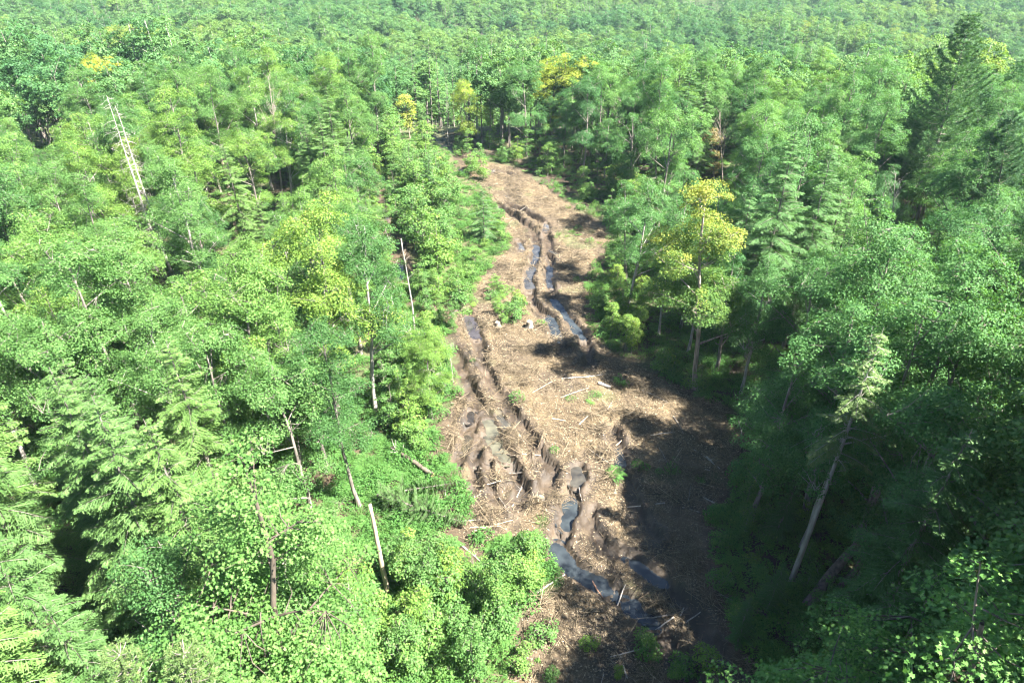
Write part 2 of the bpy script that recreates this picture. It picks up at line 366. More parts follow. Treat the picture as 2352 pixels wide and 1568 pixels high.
def link(name, data, parent=None, loc=None, label=None, cat=None, group=None, kind=None, color=None):
    o = bpy.data.objects.new(name, data); COL.objects.link(o)
    if parent is not None: o.parent = parent
    if loc is not None: o.location = loc
    if label: o['label'] = label
    if cat: o['category'] = cat
    if group: o['group'] = group
    if kind: o['kind'] = kind
    if color is not None: o.color = (*color, 1)
    return o

# ------------------------------------------------------------------ ground, one sheet out to the horizon
def ground():
    def axis(lo, hi, step, outs):
        a = list(np.arange(lo, hi + 1e-6, step)); s, v = step, hi
        while v < outs[1]: s *= 1.12; v = min(v + s, outs[1]); a.append(v)
        s, v, b = step, lo, []
        while v > outs[0]: s *= 1.12; v = max(v - s, outs[0]); b.append(v)
        return np.array(b[::-1] + a)
    xs = axis(-16, 22, .17, (-1150, 1150)); ys = axis(14, 112, .2, (-250, 1400))
    X, Y = np.meshgrid(xs, ys); Z = T(X, Y)
    nx, ny = len(xs), len(ys)
    i = (np.arange(ny - 1)[:, None] * nx + np.arange(nx - 1)[None]).reshape(-1, 1)
    g = Geo(); g.add(np.stack([X, Y, Z], -1), None, np.concatenate([i, i + 1, i + nx + 1, i + nx], 1))
    me = g.mesh("ground", M['ground'])
    x, y = X.ravel(), Y.ravel()
    jx = x + .5 * vnoise(x / 1.5, y / 1.5, 21); jy = y + .5 * vnoise(x / 1.5, y / 1.5, 22)
    op = inpoly(jx, jy, OPEN_G2).astype(float); st = inpoly(jx, jy, STRIP_G).astype(float); lo = inpoly(jx, jy, LOW_G).astype(float)
    mud = np.zeros(len(x))
    for l, w, d in RUTS: mud = np.maximum(mud, 1 - sstep(w * .9, w * 2.1 + .3, polydist(jx, jy, l)))
    mud = np.maximum(mud, op * .8 * sstep(.15, .7, vnoise(x / 2.6, y / 4.5, 33)))
    for l, w, zl in PUD: mud = np.maximum(mud, 1 - sstep(w * 1.2, w * 2 + .4, polydist(jx, jy, l)))
    op = np.clip(np.maximum(op, np.maximum(st, lo * .8)), 0, 1)
    green = (1 - op) * sstep(-.1, .6, vnoise(x / 3, y / 3, 30)) * .55 + op * (1 - mud) * sstep(.25, .8, vnoise(x / 2.3, y / 2.3, 31)) * .5
    green = np.maximum(green, lo * .45); green = np.maximum(green, sstep(105, 140, y) * .8)
    for nm, v in (("open", op), ("mud", mud), ("green", green)):
        a_ = me.attributes.new(nm, 'FLOAT', 'POINT'); a_.data.foreach_set("value", v.astype(np.float32))
    me.polygons.foreach_set("use_smooth", np.ones(len(me.polygons), bool))
    link("ground", me, kind="structure", label="churned open ground and forest floor with wheel ruts")
ground()

def puddles():
    for (l, w, tint, lab), (pl, w, zl) in zip(PUDDLES, PUD):
        p = np.array(pl); t = np.linspace(0, 1, 30); k = np.linspace(0, 1, len(p))
        c = np.stack([np.interp(t, k, p[:, 0]), np.interp(t, k, p[:, 1])], 1)
        for _ in range(12): c[1:-1] = (c[:-2] + 2 * c[1:-1] + c[2:]) / 4
        d = np.gradient(c, axis=0); d /= np.linalg.norm(d, axis=1, keepdims=True)
        c = np.concatenate([c[:1] - d[:1] * np.linspace(w + .45, .1, 6)[:, None], c, c[-1:] + d[-1:] * np.linspace(.1, w + .45, 6)[:, None]]); n = len(c)
        d = np.gradient(c, axis=0); d /= np.linalg.norm(d, axis=1, keepdims=True); nrm = np.stack([-d[:, 1], d[:, 0]], 1)
        W = np.full((n, 1), w * 1.1 + .3); W[:6, 0] *= np.sqrt(np.linspace(.03, 1, 6)); W[-6:, 0] *= np.sqrt(np.linspace(1, .03, 6))
        V = np.concatenate([np.column_stack([c + nrm * W, np.full(n, zl)]), np.column_stack([c - nrm * W, np.full(n, zl)])])
        g = Geo(); g.add(V, None, [(i, n + i, n + i + 1, i + 1) for i in range(n - 1)])
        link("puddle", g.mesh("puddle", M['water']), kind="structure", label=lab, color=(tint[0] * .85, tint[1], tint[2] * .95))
puddles()

# ------------------------------------------------------------------ plant builders (each returns meshes)
def unit(v): return v / (np.linalg.norm(v, axis=-1, keepdims=True) + 1e-9)

def broad_tree(seed, H, R, base, ncl, nlf, leaf=.15, trunk_r=.16, lobed=False, far=False, lean=0., mats=('leaf', 'bark'), spray=.75, core=.35, turn=False):
    """trunk with limbs, and a crown of layered leaf sprays with gaps between them"""
    r = np.random.default_rng(seed)
    wood, cr = Geo(), Geo()
    if far: cr = wood
    n = 9; tt = np.linspace(0, 1, n)
    bend = np.cumsum(r.normal(0, .05, (n, 2)), 0) * H * .1
    tp = np.column_stack([bend[:, 0] + lean * H * tt ** 1.5, bend[:, 1], tt * H * .9]); tp[0, :2] = 0
    tr = trunk_r * (1 - .85 * tt) ** .8; tr[0] *= 1.35
    wood.tube(tp, tr, 4 if far else 7, tone=.5, mi=1)
    def trunk_at(z):
        return np.array([np.interp(z, tp[:, 2], tp[:, 0]), np.interp(z, tp[:, 2], tp[:, 1]), z])
    nlob = int(r.integers(11, 16)); lt = np.sort(np.concatenate([[.85], r.uniform(.06, .84, nlob)])); la = np.cumsum(r.normal(2.4, .5, nlob + 1))
    lp = np.sin(np.pi * np.clip(lt, .05, .93) ** .8) ** .6; ld = R * .72 * lp * r.uniform(.4, 1.2, nlob + 1); ld[-1] = 0; lr = R * r.uniform(.24, .50, nlob + 1) * (.55 + .45 * lp)
    li = r.choice(nlob + 1, ncl * 3, p=lr ** 2 / np.sum(lr ** 2)); v = unit(r.normal(0, 1, (ncl * 3, 3)) + [0, 0, .35]) * (r.uniform(0, 1, ncl * 3) ** core)[:, None]
    C = np.column_stack([ld[li] * np.cos(la[li]), ld[li] * np.sin(la[li]), base + (H - base) * lt[li] - lr[li] * .15]) + v * np.column_stack([lr[li], lr[li], lr[li] * .85])
    spur = r.uniform(0, 1, len(C)) < .14; C[spur, :2] *= 1.22; C[spur, 2] += r.normal(.1, .35, spur.sum())
    C[:, 2] = np.clip(C[:, 2], base * .8, H)
    # keep sprays apart so gaps stay open
    keep = []
    for i in range(len(C)):
        if len(keep) >= ncl: break
        if not keep or np.min(np.linalg.norm((C[keep] - C[i]) * [1, 1, 1.7], axis=1)) > spray * .72: keep.append(i)
    C = C[keep]; ax = np.array([trunk_at(min(z, H * .9))[:2] for z in C[:, 2]]); C[:, :2] += ax
    # limbs
    nl = 7 if far else 15
    idx = [int(np.argmax(np.linalg.norm(C[:, :2], axis=1)))]
    dm = np.linalg.norm(C - C[idx[0]], axis=1)
    for _ in range(nl - 1):
        j = int(np.argmax(dm)); idx.append(j); dm = np.minimum(dm, np.linalg.norm(C - C[j], axis=1))
    S = []
    for j in idx:
        e = C[j]; d = np.linalg.norm(e[:2]); z0 = np.clip(e[2] - d * r.uniform(.5, 1.0), base * .75, H * .8); a = trunk_at(z0)
        m = (a + e) / 2 + np.array([0, 0, d * .06]) + r.normal(0, .12, 3)
        s = np.linspace(0, 1, 6)[:, None]; P = (1 - s) ** 2 * a + 2 * s * (1 - s) * m + s * s * e
        rr = np.interp(z0, tp[:, 2], tr) * .55
        wood.tube(P, np.linspace(rr, .012, 6), 3 if far else 4, tone=.5, mi=1); S.append(P[1:])
    S = np.concatenate(S)
    if not far:
        for c in C:
            q = S[np.argmin(np.linalg.norm(S - c, axis=1))]; mid = (q + c) / 2 + r.normal(0, .08, 3)
            wood.tube([q, mid, c], [.022, .015, .006], 3, tone=.5, mi=1)
    # leaves: flattened sprays, tilted outward, drooping at the rim
    k = len(C); n = k * nlf
    ci = np.repeat(np.arange(k), nlf); out = C.copy(); out[:, 2] = 0; out = unit(out - np.column_stack([ax, np.zeros(k)]))
    rc = spray * r.uniform(.6, 1.25, k)[ci]; a = r.uniform(0, 6.283, n); u = np.sqrt(r.uniform(0, 1, n))
    lx, ly = rc * u * np.cos(a), rc * u * np.sin(a) * .8
    nz = unit(np.column_stack([out[:, :2] * .35, np.ones(k)]) + r.normal(0, .16, (k, 3)))[ci]
    ex = unit(np.cross(nz, np.array([.3, 1, .1]))); ey = np.cross(nz, ex)
    P = C[ci] + ex * lx[:, None] + ey * ly[:, None] + nz * (r.normal(0, .13, n) * spray - .22 * rc * u * u)[:, None]
    D = ex * np.cos(a)[:, None] + ey * np.sin(a)[:, None] + r.normal(0, .45, (n, 3)) - [0, 0, .3]
    Nn = unit(nz + r.normal(0, .38, (n, 3)))
    L = leaf * r.uniform(.55, 1.4, n)
    tone = np.clip(.25 + .3 * r.uniform(0, 1, k)[ci] + r.normal(0, .21, n) + .12 * (P[:, 2] - base) / (H - base), 0, 1)
    if turn: tone = np.clip((P[:, 2] - base) / (H - base) * 1.2 - .08 + r.normal(0, .1, n) + .12 * r.normal(0, 1, k)[ci], 0, 1)
    if lobed: cr.lobed(P, D, Nn, L, tone)
    else: cr.blades(P, D, Nn, L, L * .72, tone, droop=.12)
    if far: return wood.mesh("far_tree", M[mats[0]], M[mats[1]])
    for i in range(len(wood.TM)): wood.TM[i][:] = 0
    for i in range(len(wood.QM)): wood.QM[i][:] = 0
    return wood.mesh("trunk", M[mats[1]]), cr.mesh("crown", M[mats[0]])

def hemlock(seed, H, Rb, base=.12, dens=1.0, twig=.13, sub=3, far=False, mats=('needle', 'bark'), droop=.46, rise=.16, wide=1., trunk_r=.19, sparse=0.):
    """conifer with flat drooping sprays"""
    r = np.random.default_rng(seed); wood, cr = Geo(), Geo()
    if far: cr = wood
    n = 9; tt = np.linspace(0, 1, n)
    tp = np.column_stack([np.cumsum(r.normal(0, .03, n)) * tt, np.cumsum(r.normal(0, .03, n)) * tt, tt * H])
    wood.tube(tp, trunk_r * (1 - .96 * tt) ** .9, 4 if far else 7, mi=1)
    z = H * base; az = r.uniform(0, 6.28); Cs, Ds, Ns, Ls, Ws, Ts = [], [], [], [], [], []
    while z < H * .985:
        f = (z - H * base) / (H * (1 - base))
        prof = (1 - f) ** .75 * (.55 + .45 * min(1, f / .22)) + .03
        for _ in range(1 if not far else 1):
            az += 2.4 + r.normal(0, .5)
            if r.uniform() < sparse + .22 * (math.sin(az * 1.5 + z * 2.1 + seed) > .55): continue
            Lb = Rb * prof * r.uniform(.45, 1.2) * (1 + .18 * math.sin(az * 2 + seed))
            o = np.array([math.cos(az), math.sin(az), 0]); sd = np.array([-o[1], o[0], 0])
            x0 = np.array([np.interp(z, tp[:, 2], tp[:, 0]), np.interp(z, tp[:, 2], tp[:, 1]), z])
            up = rise + .35 * f + r.normal(0, .13)
            dr = droop * r.uniform(.7, 1.25) * (1 - .4 * f)
            def path(s): return x0 + o * (Lb * s)[:, None] + np.array([0, 0, 1]) * (Lb * (up * s - dr * s * s))[:, None] + sd * (.12 * Lb * s * s * math.sin(az * 5))[:, None]
            if not far or r.uniform() < .4: wood.tube(path(np.linspace(0, 1, 5)), np.linspace(.035 * (1 - .6 * f), .006, 5), 3, mi=1)
            m = max(3, int(Lb / twig)); s = np.linspace(.14, 1, m) + r.normal(0, .01, m)
            B = path(s); slope = up - 2 * dr * s; fw = unit(o[None] + np.array([0, 0, 1.])[None] * slope[:, None])
            tl = (Lb * .34 * (1.03 - s) ** .75 + .10) * r.uniform(.75, 1.2, m) * wide
            for sg in (-1, 1):
                td = unit(fw * .62 + sd * sg * .80 + r.normal(0, .09, (m, 3)) - [0, 0, .12])
                nn = unit(np.cross(td, np.cross([0, 0, 1.], td)) + r.normal(0, .3, (m, 3)))
                Cs.append(B + td * tl[:, None] * .5 - [0, 0, .0]); Ds.append(td - [0, 0, .18]); Ns.append(nn); Ls.append(tl); Ws.append(np.full(m, .066 if not far else .26)); Ts.append(.35 + .25 * s)
                if far: continue
                for q in range(sub):
                    uu = (q + .6) / sub
                    for s2 in (-1, 1):
                        d2 = unit(td * .66 + np.cross(nn, td) * s2 * .75 + r.normal(0, .1, (m, 3)) - [0, 0, .18])
                        l2 = (tl * .42 * (1.08 - uu) + .055) * r.uniform(.7, 1.25, m)
                        p2 = B + td * (tl * uu)[:, None] - np.array([0, 0, .10]) * (tl * uu * uu)[:, None]
                        Cs.append(p2 + d2 * l2[:, None] * .5); Ds.append(d2); Ns.append(nn + r.normal(0, .15, (m, 3))); Ls.append(l2); Ws.append(np.full(m, .046)); Ts.append(.4 + .35 * s * uu + r.normal(0, .08, m))
        z += (.105 if not far else .22) / dens * (1 + .6 * (1 - f)) * r.uniform(.7, 1.3)
    cat = np.concatenate; Tn = np.clip(cat(Ts) + r.normal(0, .12, len(cat(Ts))), 0, 1)
    cr.blades(cat(Cs), cat(Ds), cat(Ns), cat(Ls), cat(Ws), Tn, fold=.1, droop=.08)
    if far: return wood.mesh("far_tree", M[mats[0]], M[mats[1]])
    for L_ in (wood.TM, wood.QM):
        for a in L_: a[:] = 0
    return wood.mesh("trunk", M[mats[1]]), cr.mesh("crown", M[mats[0]])

def needle_tree(seed, H, Rb, base, whorl, nb, upsweep, tuft_step, tuft_n, blade, mats, trunk_r=.25, irregular=.3, brush=False):
    """pine or spruce: whorled branches carrying tufts of needles"""
    r = np.random.default_rng(seed); wood, cr = Geo(), Geo()
    tt = np.linspace(0, 1, 9); tp = np.column_stack([np.cumsum(r.normal(0, .04, 9)), np.cumsum(r.normal(0, .04, 9)), tt * H]); tp[0, :2] = 0
    wood.tube(tp, trunk_r * (1 - .97 * tt), 7)
    z = H * base; Bs, Ds = [], []
    while z < H * .99:
        f = (z - H * base) / (H * (1 - base)); prof = (1 - f) ** .8 * (.6 + .4 * min(1, f / .25)) + .04
        a0 = r.uniform(0, 6.28)
        for k in range(nb):
            az = a0 + k * 6.283 / nb + r.normal(0, .25); Lb = Rb * prof * r.uniform(1 - irregular, 1 + irregular)
            o = np.array([math.cos(az), math.sin(az), 0]); sd = np.array([-o[1], o[0], 0]); x0 = np.array([np.interp(z, tp[:, 2], tp[:, 0]), np.interp(z, tp[:, 2], tp[:, 1]), z])
            def path(s): return x0 + o * (Lb * s)[:, None] + np.array([0, 0, 1]) * (Lb * (upsweep * s * s + (.05 + .4 * f) * s - .1 * np.sin(3.14 * s)))[:, None]
            wood.tube(path(np.linspace(0, 1, 5)), np.linspace(.05 * (1 - .6 * f), .008, 5), 3)
            m = max(2, int(Lb / tuft_step)); s = np.linspace(.25 if not brush else .08, 1, m); B = path(s)
            fw = unit(np.gradient(B, axis=0)) if m > 2 else np.repeat(o[None], m, 0)
            Bs.append(B); Ds.append(fw)
            for sg in (-1, 1):
                tl = Lb * .30 * (1.1 - s) + .12; td = unit(fw * .75 + sd * sg * .7 + r.normal(0, .15, (m, 3)))
                q = 3 if not brush else 4
                for u in range(1, q + 1):
                    Bs.append(B + td * (tl * u / q)[:, None]); Ds.append(td)
        z += whorl * r.uniform(.75, 1.25) * (1 - .35 * f)
    B = np.concatenate(Bs); D = np.concatenate(Ds); k = len(B)
    P = np.repeat(B, tuft_n, 0); d = np.repeat(D, tuft_n, 0); n = len(P)
    nd = unit(d * (.9 if not brush else .5) + r.normal(0, .55, (n, 3)) + [0, 0, .15]); L = blade[0] * r.uniform(.7, 1.25, n)
    cr.blades(P + nd * L[:, None] * .5 + (r.normal(0, .02, (n, 3))), nd, unit(r.normal(0, 1, (n, 3)) + [0, 0, .8]), L, blade[1], np.clip(np.repeat(r.uniform(.2, .8, k), tuft_n) + r.normal(0, .12, n), 0, 1), fold=.1)
    return wood.mesh("trunk", M[mats[1]]), cr.mesh("crown", M[mats[0]])

def dead_tree(seed, H, trunk_r=.16, nbr=60, blen=1.6, up=.1, bare=.25, twigs=4, top=1.0, mat='dead', bend=.05):
    """bleached trunk and, as a second mesh, its bare branches"""
    r = np.random.default_rng(seed); g, b = Geo(), Geo(); bl = []
    tt = np.linspace(0, 1, 10); tp = np.column_stack([np.cumsum(r.normal(0, bend, 10)), np.cumsum(r.normal(0, bend, 10)), tt * H]); tp[0, :2] = 0
    g.tube(tp, trunk_r * (1 - (.93 if top >= 1 else .45) * tt), 7, cap=True)
    for _ in range(nbr):
        f = r.uniform(bare, .99); z = f * H; az = r.uniform(0, 6.28); L = blen * (1.15 - f) ** .6 * r.uniform(.25, 1.1)
        o = np.array([math.cos(az), math.sin(az), up + r.normal(0, .15)]); x0 = np.array([np.interp(z, tp[:, 2], tp[:, 0]), np.interp(z, tp[:, 2], tp[:, 1]), z])
        s = np.linspace(0, 1, 5)[:, None]; P = x0 + o * L * s + np.array([0, 0, 1]) * (up - .2) * L * s * s + np.cumsum(r.normal(0, .03 * L, (5, 3)), 0) * s
        b.tube(P, np.linspace(max(.012, .03 * (1 - f * .6)), .006, 5), 3)
        for _ in range(twigs):
            i = r.integers(1, 5); d = unit(o + r.normal(0, .7, 3)); l = L * r.uniform(.2, .45)
            b.tube([P[i], P[i] + d * l * .5 + r.normal(0, .03, 3), P[i] + d * l], [.008, .006, .004], 3)
        if nbr <= 10: bl.append(b.mesh("branch", M[mat])); b = Geo()
    return [g.mesh("trunk", M[mat])] + (bl if nbr <= 10 else [b.mesh("branches", M[mat])])

# ------------------------------------------------------------------ library of shapes
BROAD = [broad_tree(11, 17, 3.5, 5.0, 200, 148, .108), broad_tree(12, 15.5, 3.1, 4.0, 180, 148, .108), broad_tree(13, 18, 3.0, 6.5, 175, 148, .106),
         broad_tree(14, 14, 3.3, 3.0, 180, 142, .108), broad_tree(15, 16.5, 2.6, 5.5, 150, 148, .102, mats=('leaf', 'pale')), broad_tree(16, 12.5, 2.7, 3.0, 140, 148, .102)]
MAPLE = [broad_tree(21, 16, 3.6, 3.5, 250, 130, .082, lobed=True, spray=.66), broad_tree(22, 15, 3.2, 3.0, 190, 128, .082, lobed=True, spray=.66)]
HEM = [hemlock(31, 17, 3.7, dens=1.25, wide=1.3), hemlock(32, 15, 3.4, dens=1.2, wide=1.35), hemlock(33, 18.5, 3.8, base=.18, dens=1.2, wide=1.3), hemlock(34, 13, 3.0, base=.06, dens=1.3, wide=1.3)]
PINE = [needle_tree(41, 24, 4.6, .25, .75, 6, .25, .36, 10, (.30, .045), ('pine', 'bark'))]
SPRUCE = [needle_tree(43, 14, 2.3, .1, .42, 6, .12, .2, 7, (.085, .022), ('spruce', 'bark'), brush=True, irregular=.2, trunk_r=.14)]
SAP = [broad_tree(51, 4.6, 1.25, .8, 34, 50, .14, .04, spray=.5), broad_tree(52, 3.4, 1.1, .5, 26, 50, .14, .03, spray=.5), broad_tree(53, 6.5, 1.4, 1.6, 46, 52, .15, .055, spray=.55)]
SHRUB = [broad_tree(61, 1.7, 1.0, .15, 20, 46, .12, .02, spray=.42, core=.6), broad_tree(62, 1.2, .9, .1, 16, 46, .11, .02, spray=.38, core=.6)]
YHEM = [hemlock(71, 6, 2.0, base=.03, dens=1.4, twig=.1, sub=2, trunk_r=.07)]
SNAG = [dead_tree(81, 19, .17, 105, 2.0, -.05, .2), dead_tree(82, 14, .12, 70, 1.3, -.05, .3), dead_tree(83, 15, .13, 36, 2.6, .9, .5, 7)]
FAR = [broad_tree(91, 15, 4.0, 6, 84, 54, .29, far=True, mats=('leaf_far', 'bark'), spray=.95), broad_tree(92, 13.5, 3.5, 5, 70, 54, .28, far=True, mats=('leaf_far', 'bark'), spray=.9),
       broad_tree(93, 16.5, 3.1, 7, 64, 54, .27, far=True, mats=('leaf_far', 'pale'), spray=.9), hemlock(94, 17, 3.1, far=True, twig=.2, mats=('needle_far', 'bark')),
       hemlock(95, 14, 2.6, far=True, twig=.2, mats=('needle_far', 'bark'))]

# ------------------------------------------------------------------ placing
placed = []     # x, y, crown radius
def put(name, shape, x, y, label, cat, group=None, scale=1., rz=None, tilt=(0, 0), color=(1, 1, 1), parts=("trunk", "crown"), wood=None, z=None, sz=None):
    """a thing: an Empty at its base with trunk and crown as children"""
    e = bpy.data.objects.new(name, None); COL.objects.link(e)
    e.location = (x, y, (float(T(x, y)) if z is None else z) - .08); e.empty_display_size = .3
    e.rotation_euler = (tilt[0], tilt[1], rng.uniform(0, 6.283) if rz is None else rz); e.scale = (scale, scale, scale if sz is None else sz)
    e['label'] = label; e['category'] = cat
    if group: e['group'] = group
    for nm, me in zip(parts, shape):
        c = bpy.data.objects.new(nm, me); COL.objects.link(c); c.parent = e
        c.color = (*(color if nm in ("crown", "foliage") else (wood or (1, 1, 1))), 1)
    return e

def top_tilt(base, top):
    """lean that carries a vertical axis from base to top"""
    d = np.array(top, float) - np.array(base, float); L = np.linalg.norm(d)
    return (-math.asin(d[1] / L), math.asin(d[0] / math.hypot(d[0], d[2]))), L

def above(px, py, y):
    """point seen at a pixel at a given distance y in front of the camera"""
    a = (px - 1176) / FOC; b = (784 - py) / FOC
    d = np.array([a, cP + b * sP, -sP + b * cP]); return np.array([0, 0, CAM_H]) + d * (y / d[1])

def lean_thing(name, shape, bpx, tpx, H, label, cat, group=None, dy=0., parts=("trunk", "crown"), color=(1, 1, 1), wood=None, xs=1., rz=None):
    """stand a shape of height H with its foot at pixel bpx and its top at pixel tpx"""
    x, y = at(*bpx); zb = float(T0(x, y)); t = above(tpx[0], tpx[1], y + dy)
    d = t - [x, y, zb]; L = np.linalg.norm(d)
    e = bpy.data.objects.new(name, None); COL.objects.link(e); e.location = (x, y, zb - .1)
    from mathutils import Vector, Quaternion
    q = Vector((0, 0, 1)).rotation_difference(Vector(d)); q = q @ Quaternion((0, 0, 1), rng.uniform(0, 6.28) if rz is None else rz)
    e.rotation_mode = 'QUATERNION'; e.rotation_quaternion = q; s = L / H; e.scale = (s * xs, s * xs, s)
    e['label'] = label; e['category'] = cat
    if group: e['group'] = group
    if len(shape) != 2 or shape[1].name.startswith("branch"): parts = [m.name.split(".")[0] for m in shape]
    for nm, me in zip(parts, shape):
        c = bpy.data.objects.new(nm, me); COL.objects.link(c); c.parent = e
        if nm == "branches": c['kind'] = "stuff"
        c.color = (*(color if nm == "crown" else (wood or (1, 1, 1))), 1)
    placed.append((x, y, 1.2)); return e

# --- trees that stand out
DB = ("trunk", "branches")
lean_thing("dead_tree", SNAG[0], (383, 640), (250, 215), 19, "tall bleached snag, left one of the twin grey snags on the left", "dead tree", "twin bleached snags", parts=DB, wood=(1.3, 1.3, 1.3))
lean_thing("dead_tree", SNAG[0], (397, 632), (266, 240), 19, "tall bleached snag, right one of the twin grey snags on the left", "dead tree", "twin bleached snags", parts=DB, rz=2., wood=(1.3, 1.3, 1.3))
lean_thing("dead_tree", SNAG[1], (300, 560), (203, 275), 14, "thin grey snag with comb of side twigs left of the twin snags", "dead tree", parts=DB)
lean_thing("dead_tree", SNAG[2], (650, 470), (612, 172), 15, "bare grey tree with pinkish twig top right of the twin snags", "dead tree", parts=DB, wood=(1.05, .92, .88))
lean_thing("dead_tree", dead_tree(84, 8, .16, 8, .7, 0, .2, 2, top=.5, bend=.03), (548, 560), (508, 362), 8, "broken pinkish brown stub among hemlocks right of the twin snags", "dead tree", parts=DB, wood=(.95, .75, .66))
lean_thing("dead_tree", SNAG[0], (78, 290), (33, 140), 19, "feathery grey snag at the far left edge", "dead tree", parts=DB)
lean_thing("dead_tree", SNAG[1], (126, 270), (92, 132), 14, "grey snag just right of the feathery snag at the far left", "dead tree", parts=DB)
lean_thing("dead_tree", SNAG[2], (1662, 430), (1655, 250), 15, "bare grey tree beside the red bush behind the yellow topped maple", "dead tree", parts=DB, wood=(.95, .85, .8))
lean_thing("dead_tree", SNAG[2], (2030, 640), (2060, 395), 15, "bare pale tree with bent branches in the right hand stand", "dead tree", parts=DB, xs=1.2)
lean_thing("dead_tree", dead_tree(85, 9, .075, 9, 1.0, .4, .3, 2, top=.5, bend=.03, mat='pale'), (957, 782), (926, 545), 9, "pale slim trunk standing in front of the side track puddles", "dead tree", parts=DB)
lean_thing("dead_tree", dead_tree(86, 3.6, .055, 5, .4, 0, .3, 1, top=.5, bend=.01), (1041, 882), (1035, 820), 3.6, "short thin pale pole at the left edge of the clearing", "dead tree", parts=DB)
lean_thing("dead_tree", dead_tree(87, 6.6, .15, 4, .25, 0, .3, 0, top=.5, bend=.012, mat='peeled'), (893, 1372), (849, 1156), 6.6, "cream coloured broken stem without bark among low green saplings", "dead tree", parts=DB)
lean_thing("dead_tree", dead_tree(88, 6, .05, 22, .8, .3, .2, 2, bend=.04), (806, 1510), (800, 1310), 6, "thin dead sapling left of the cream coloured broken stem", "dead tree", parts=DB)
lean_thing("dead_tree", dead_tree(89, 6, .055, 5, .8, .3, .4, 2, top=.5, bend=.06, mat='pale'), (472, 1010), (466, 862), 6, "crooked pale stem showing through the canopy above the big maple", "dead tree", parts=DB)
lean_thing("dead_tree", SNAG[1], (1030, 330), (1024, 188), 14, "slim pale pole tree at the head of the muddy track", "dead tree", parts=DB, xs=.8)

lean_thing("maple_tree", broad_tree(105, 17.5, 3.6, 3.6, 270, 130, .115, .19, turn=True, core=.5, mats=('turning', 'bark')), (1597, 893), (1640, 362), 17.5, "yellow topped maple standing alone on the right edge of the clearing", "tree", wood=(1.5, 1.4, 1.3))
lean_thing("broadleaf_tree", BROAD[4], (1513, 770), (1540, 500), 16.5, "slim green tree with bare trunk just left of the yellow topped maple", "tree", color=(.9, .95, .95))
lean_thing("maple_tree", SAP[2], (942, 318), (924, 205), 6.5, "small orange tree with a bare stem beside the head of the track", "tree", color=(3.3, 1.9, 1.3), wood=(2.2, 2, 1.9))
lean_thing("maple_tree", BROAD[3], (1300, 330), (1298, 100), 14, "yellow crowned tree rising at the far edge of the bench", "tree", color=(2.9, 1.75, .9), xs=1.35)
lean_thing("broadleaf_tree", BROAD[3], (1075, 345), (1068, 165), 14, "yellow green tree behind the head of the muddy track", "tree", color=(2.2, 1.5, .8))
lean_thing("broadleaf_tree", BROAD[1], (265, 330), (215, 105), 15.5, "yellowing tree on the far edge of the left hand canopy", "tree", color=(3.4, 1.9, .9))
lean_thing("broadleaf_tree", SAP[2], (1640, 420), (1632, 285), 6.5, "rusty red leaved bush behind the yellow topped maple", "tree", color=(1.9, .8, 1.1))
lean_thing("broadleaf_tree", SAP[2], (1846, 500), (1842, 392), 6.5, "small reddish tree between hemlocks right of the yellow topped maple", "tree", color=(2.8, .95, 1.1))
lean_thing("broadleaf_tree", BROAD[5], (668, 340), (632, 160), 12.5, "sparse reddish brown tree in the left hand canopy", "tree", color=(1.7, 1.0, 1.0))
lean_thing("pine_tree", PINE[0], (2090, 560), (2236, 28), 24, "tallest pine, breaking the skyline of the right hand stand", "tree", color=(1.1, 1.1, .9))
lean_thing("pine_tree", PINE[0], (2230, 720), (2330, 250), 24, "broad pine at the right edge below the tallest pine", "tree", rz=1.)
lean_thing("hemlock_tree", YHEM[0], (1112, 552), (1108, 432), 6, "small dark bushy hemlock on the left bank of the upper track", "tree", color=(.75, .85, .95), xs=1.1)
lean_thing("hemlock_tree", YHEM[0], (988, 480), (984, 352), 6, "small dark hemlock among saplings between the two tracks", "tree", color=(.75, .85, .95))
lean_thing("maple_tree", MAPLE[0], (690, 1760), (545, 900), 16, "large pale green maple closest to the camera on the left", "tree", color=(1.15, 1.15, 1.0), wood=(.5, .45, .4))
lean_thing("maple_tree", MAPLE[1], (2020, 2150), (2265, 1240), 15, "sunlit leafy tree in the bottom right corner", "tree", color=(1.1, 1.2, 1.0), wood=(.6, .55, .5))
lean_thing("spruce_tree", SPRUCE[0], (470, 2050), (255, 1475), 14, "yellow green spruce top at the bottom left, left of a pair", "tree", "spruce tops at the bottom left")
lean_thing("spruce_tree", SPRUCE[0], (560, 2050), (420, 1462), 14, "yellow green spruce top at the bottom left, right of a pair", "tree", "spruce tops at the bottom left", rz=1.3)
lean_thing("spruce_tree", hemlock(103, 17, 2.2, base=.55, mats=('spruce', 'dead'), sparse=.2, trunk_r=.17, dens=1.5), (1815, 1338), (2035, 745), 17, "leaning half dead conifer with yellow green top on the right", "tree", rz=.5)
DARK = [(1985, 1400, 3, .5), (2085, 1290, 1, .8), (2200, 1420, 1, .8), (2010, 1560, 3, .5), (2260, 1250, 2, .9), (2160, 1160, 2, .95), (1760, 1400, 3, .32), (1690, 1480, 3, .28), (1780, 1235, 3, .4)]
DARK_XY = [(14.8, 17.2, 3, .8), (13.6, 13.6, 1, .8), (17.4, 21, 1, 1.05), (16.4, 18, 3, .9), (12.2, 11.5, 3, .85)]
EDGE = [(1795, 968, 1, .95), (1885, 990, 0, 1.05), (1840, 1065, 3, 1.0), (1700, 905, 4, .8), (1915, 1110, 0, 1.1), (1850, 1175, 1, 1.05), (1985, 1180, 2, 1.1), (1770, 1130, 5, .9), (1962, 1262, 0, 1.05), (2045, 1235, 1, 1.15)]
EDGE_XY = [(17.2, 28.2, 4, 1.0), (18.9, 24, 1, 1.05), (14.9, 30.5, 5, 1.0)]
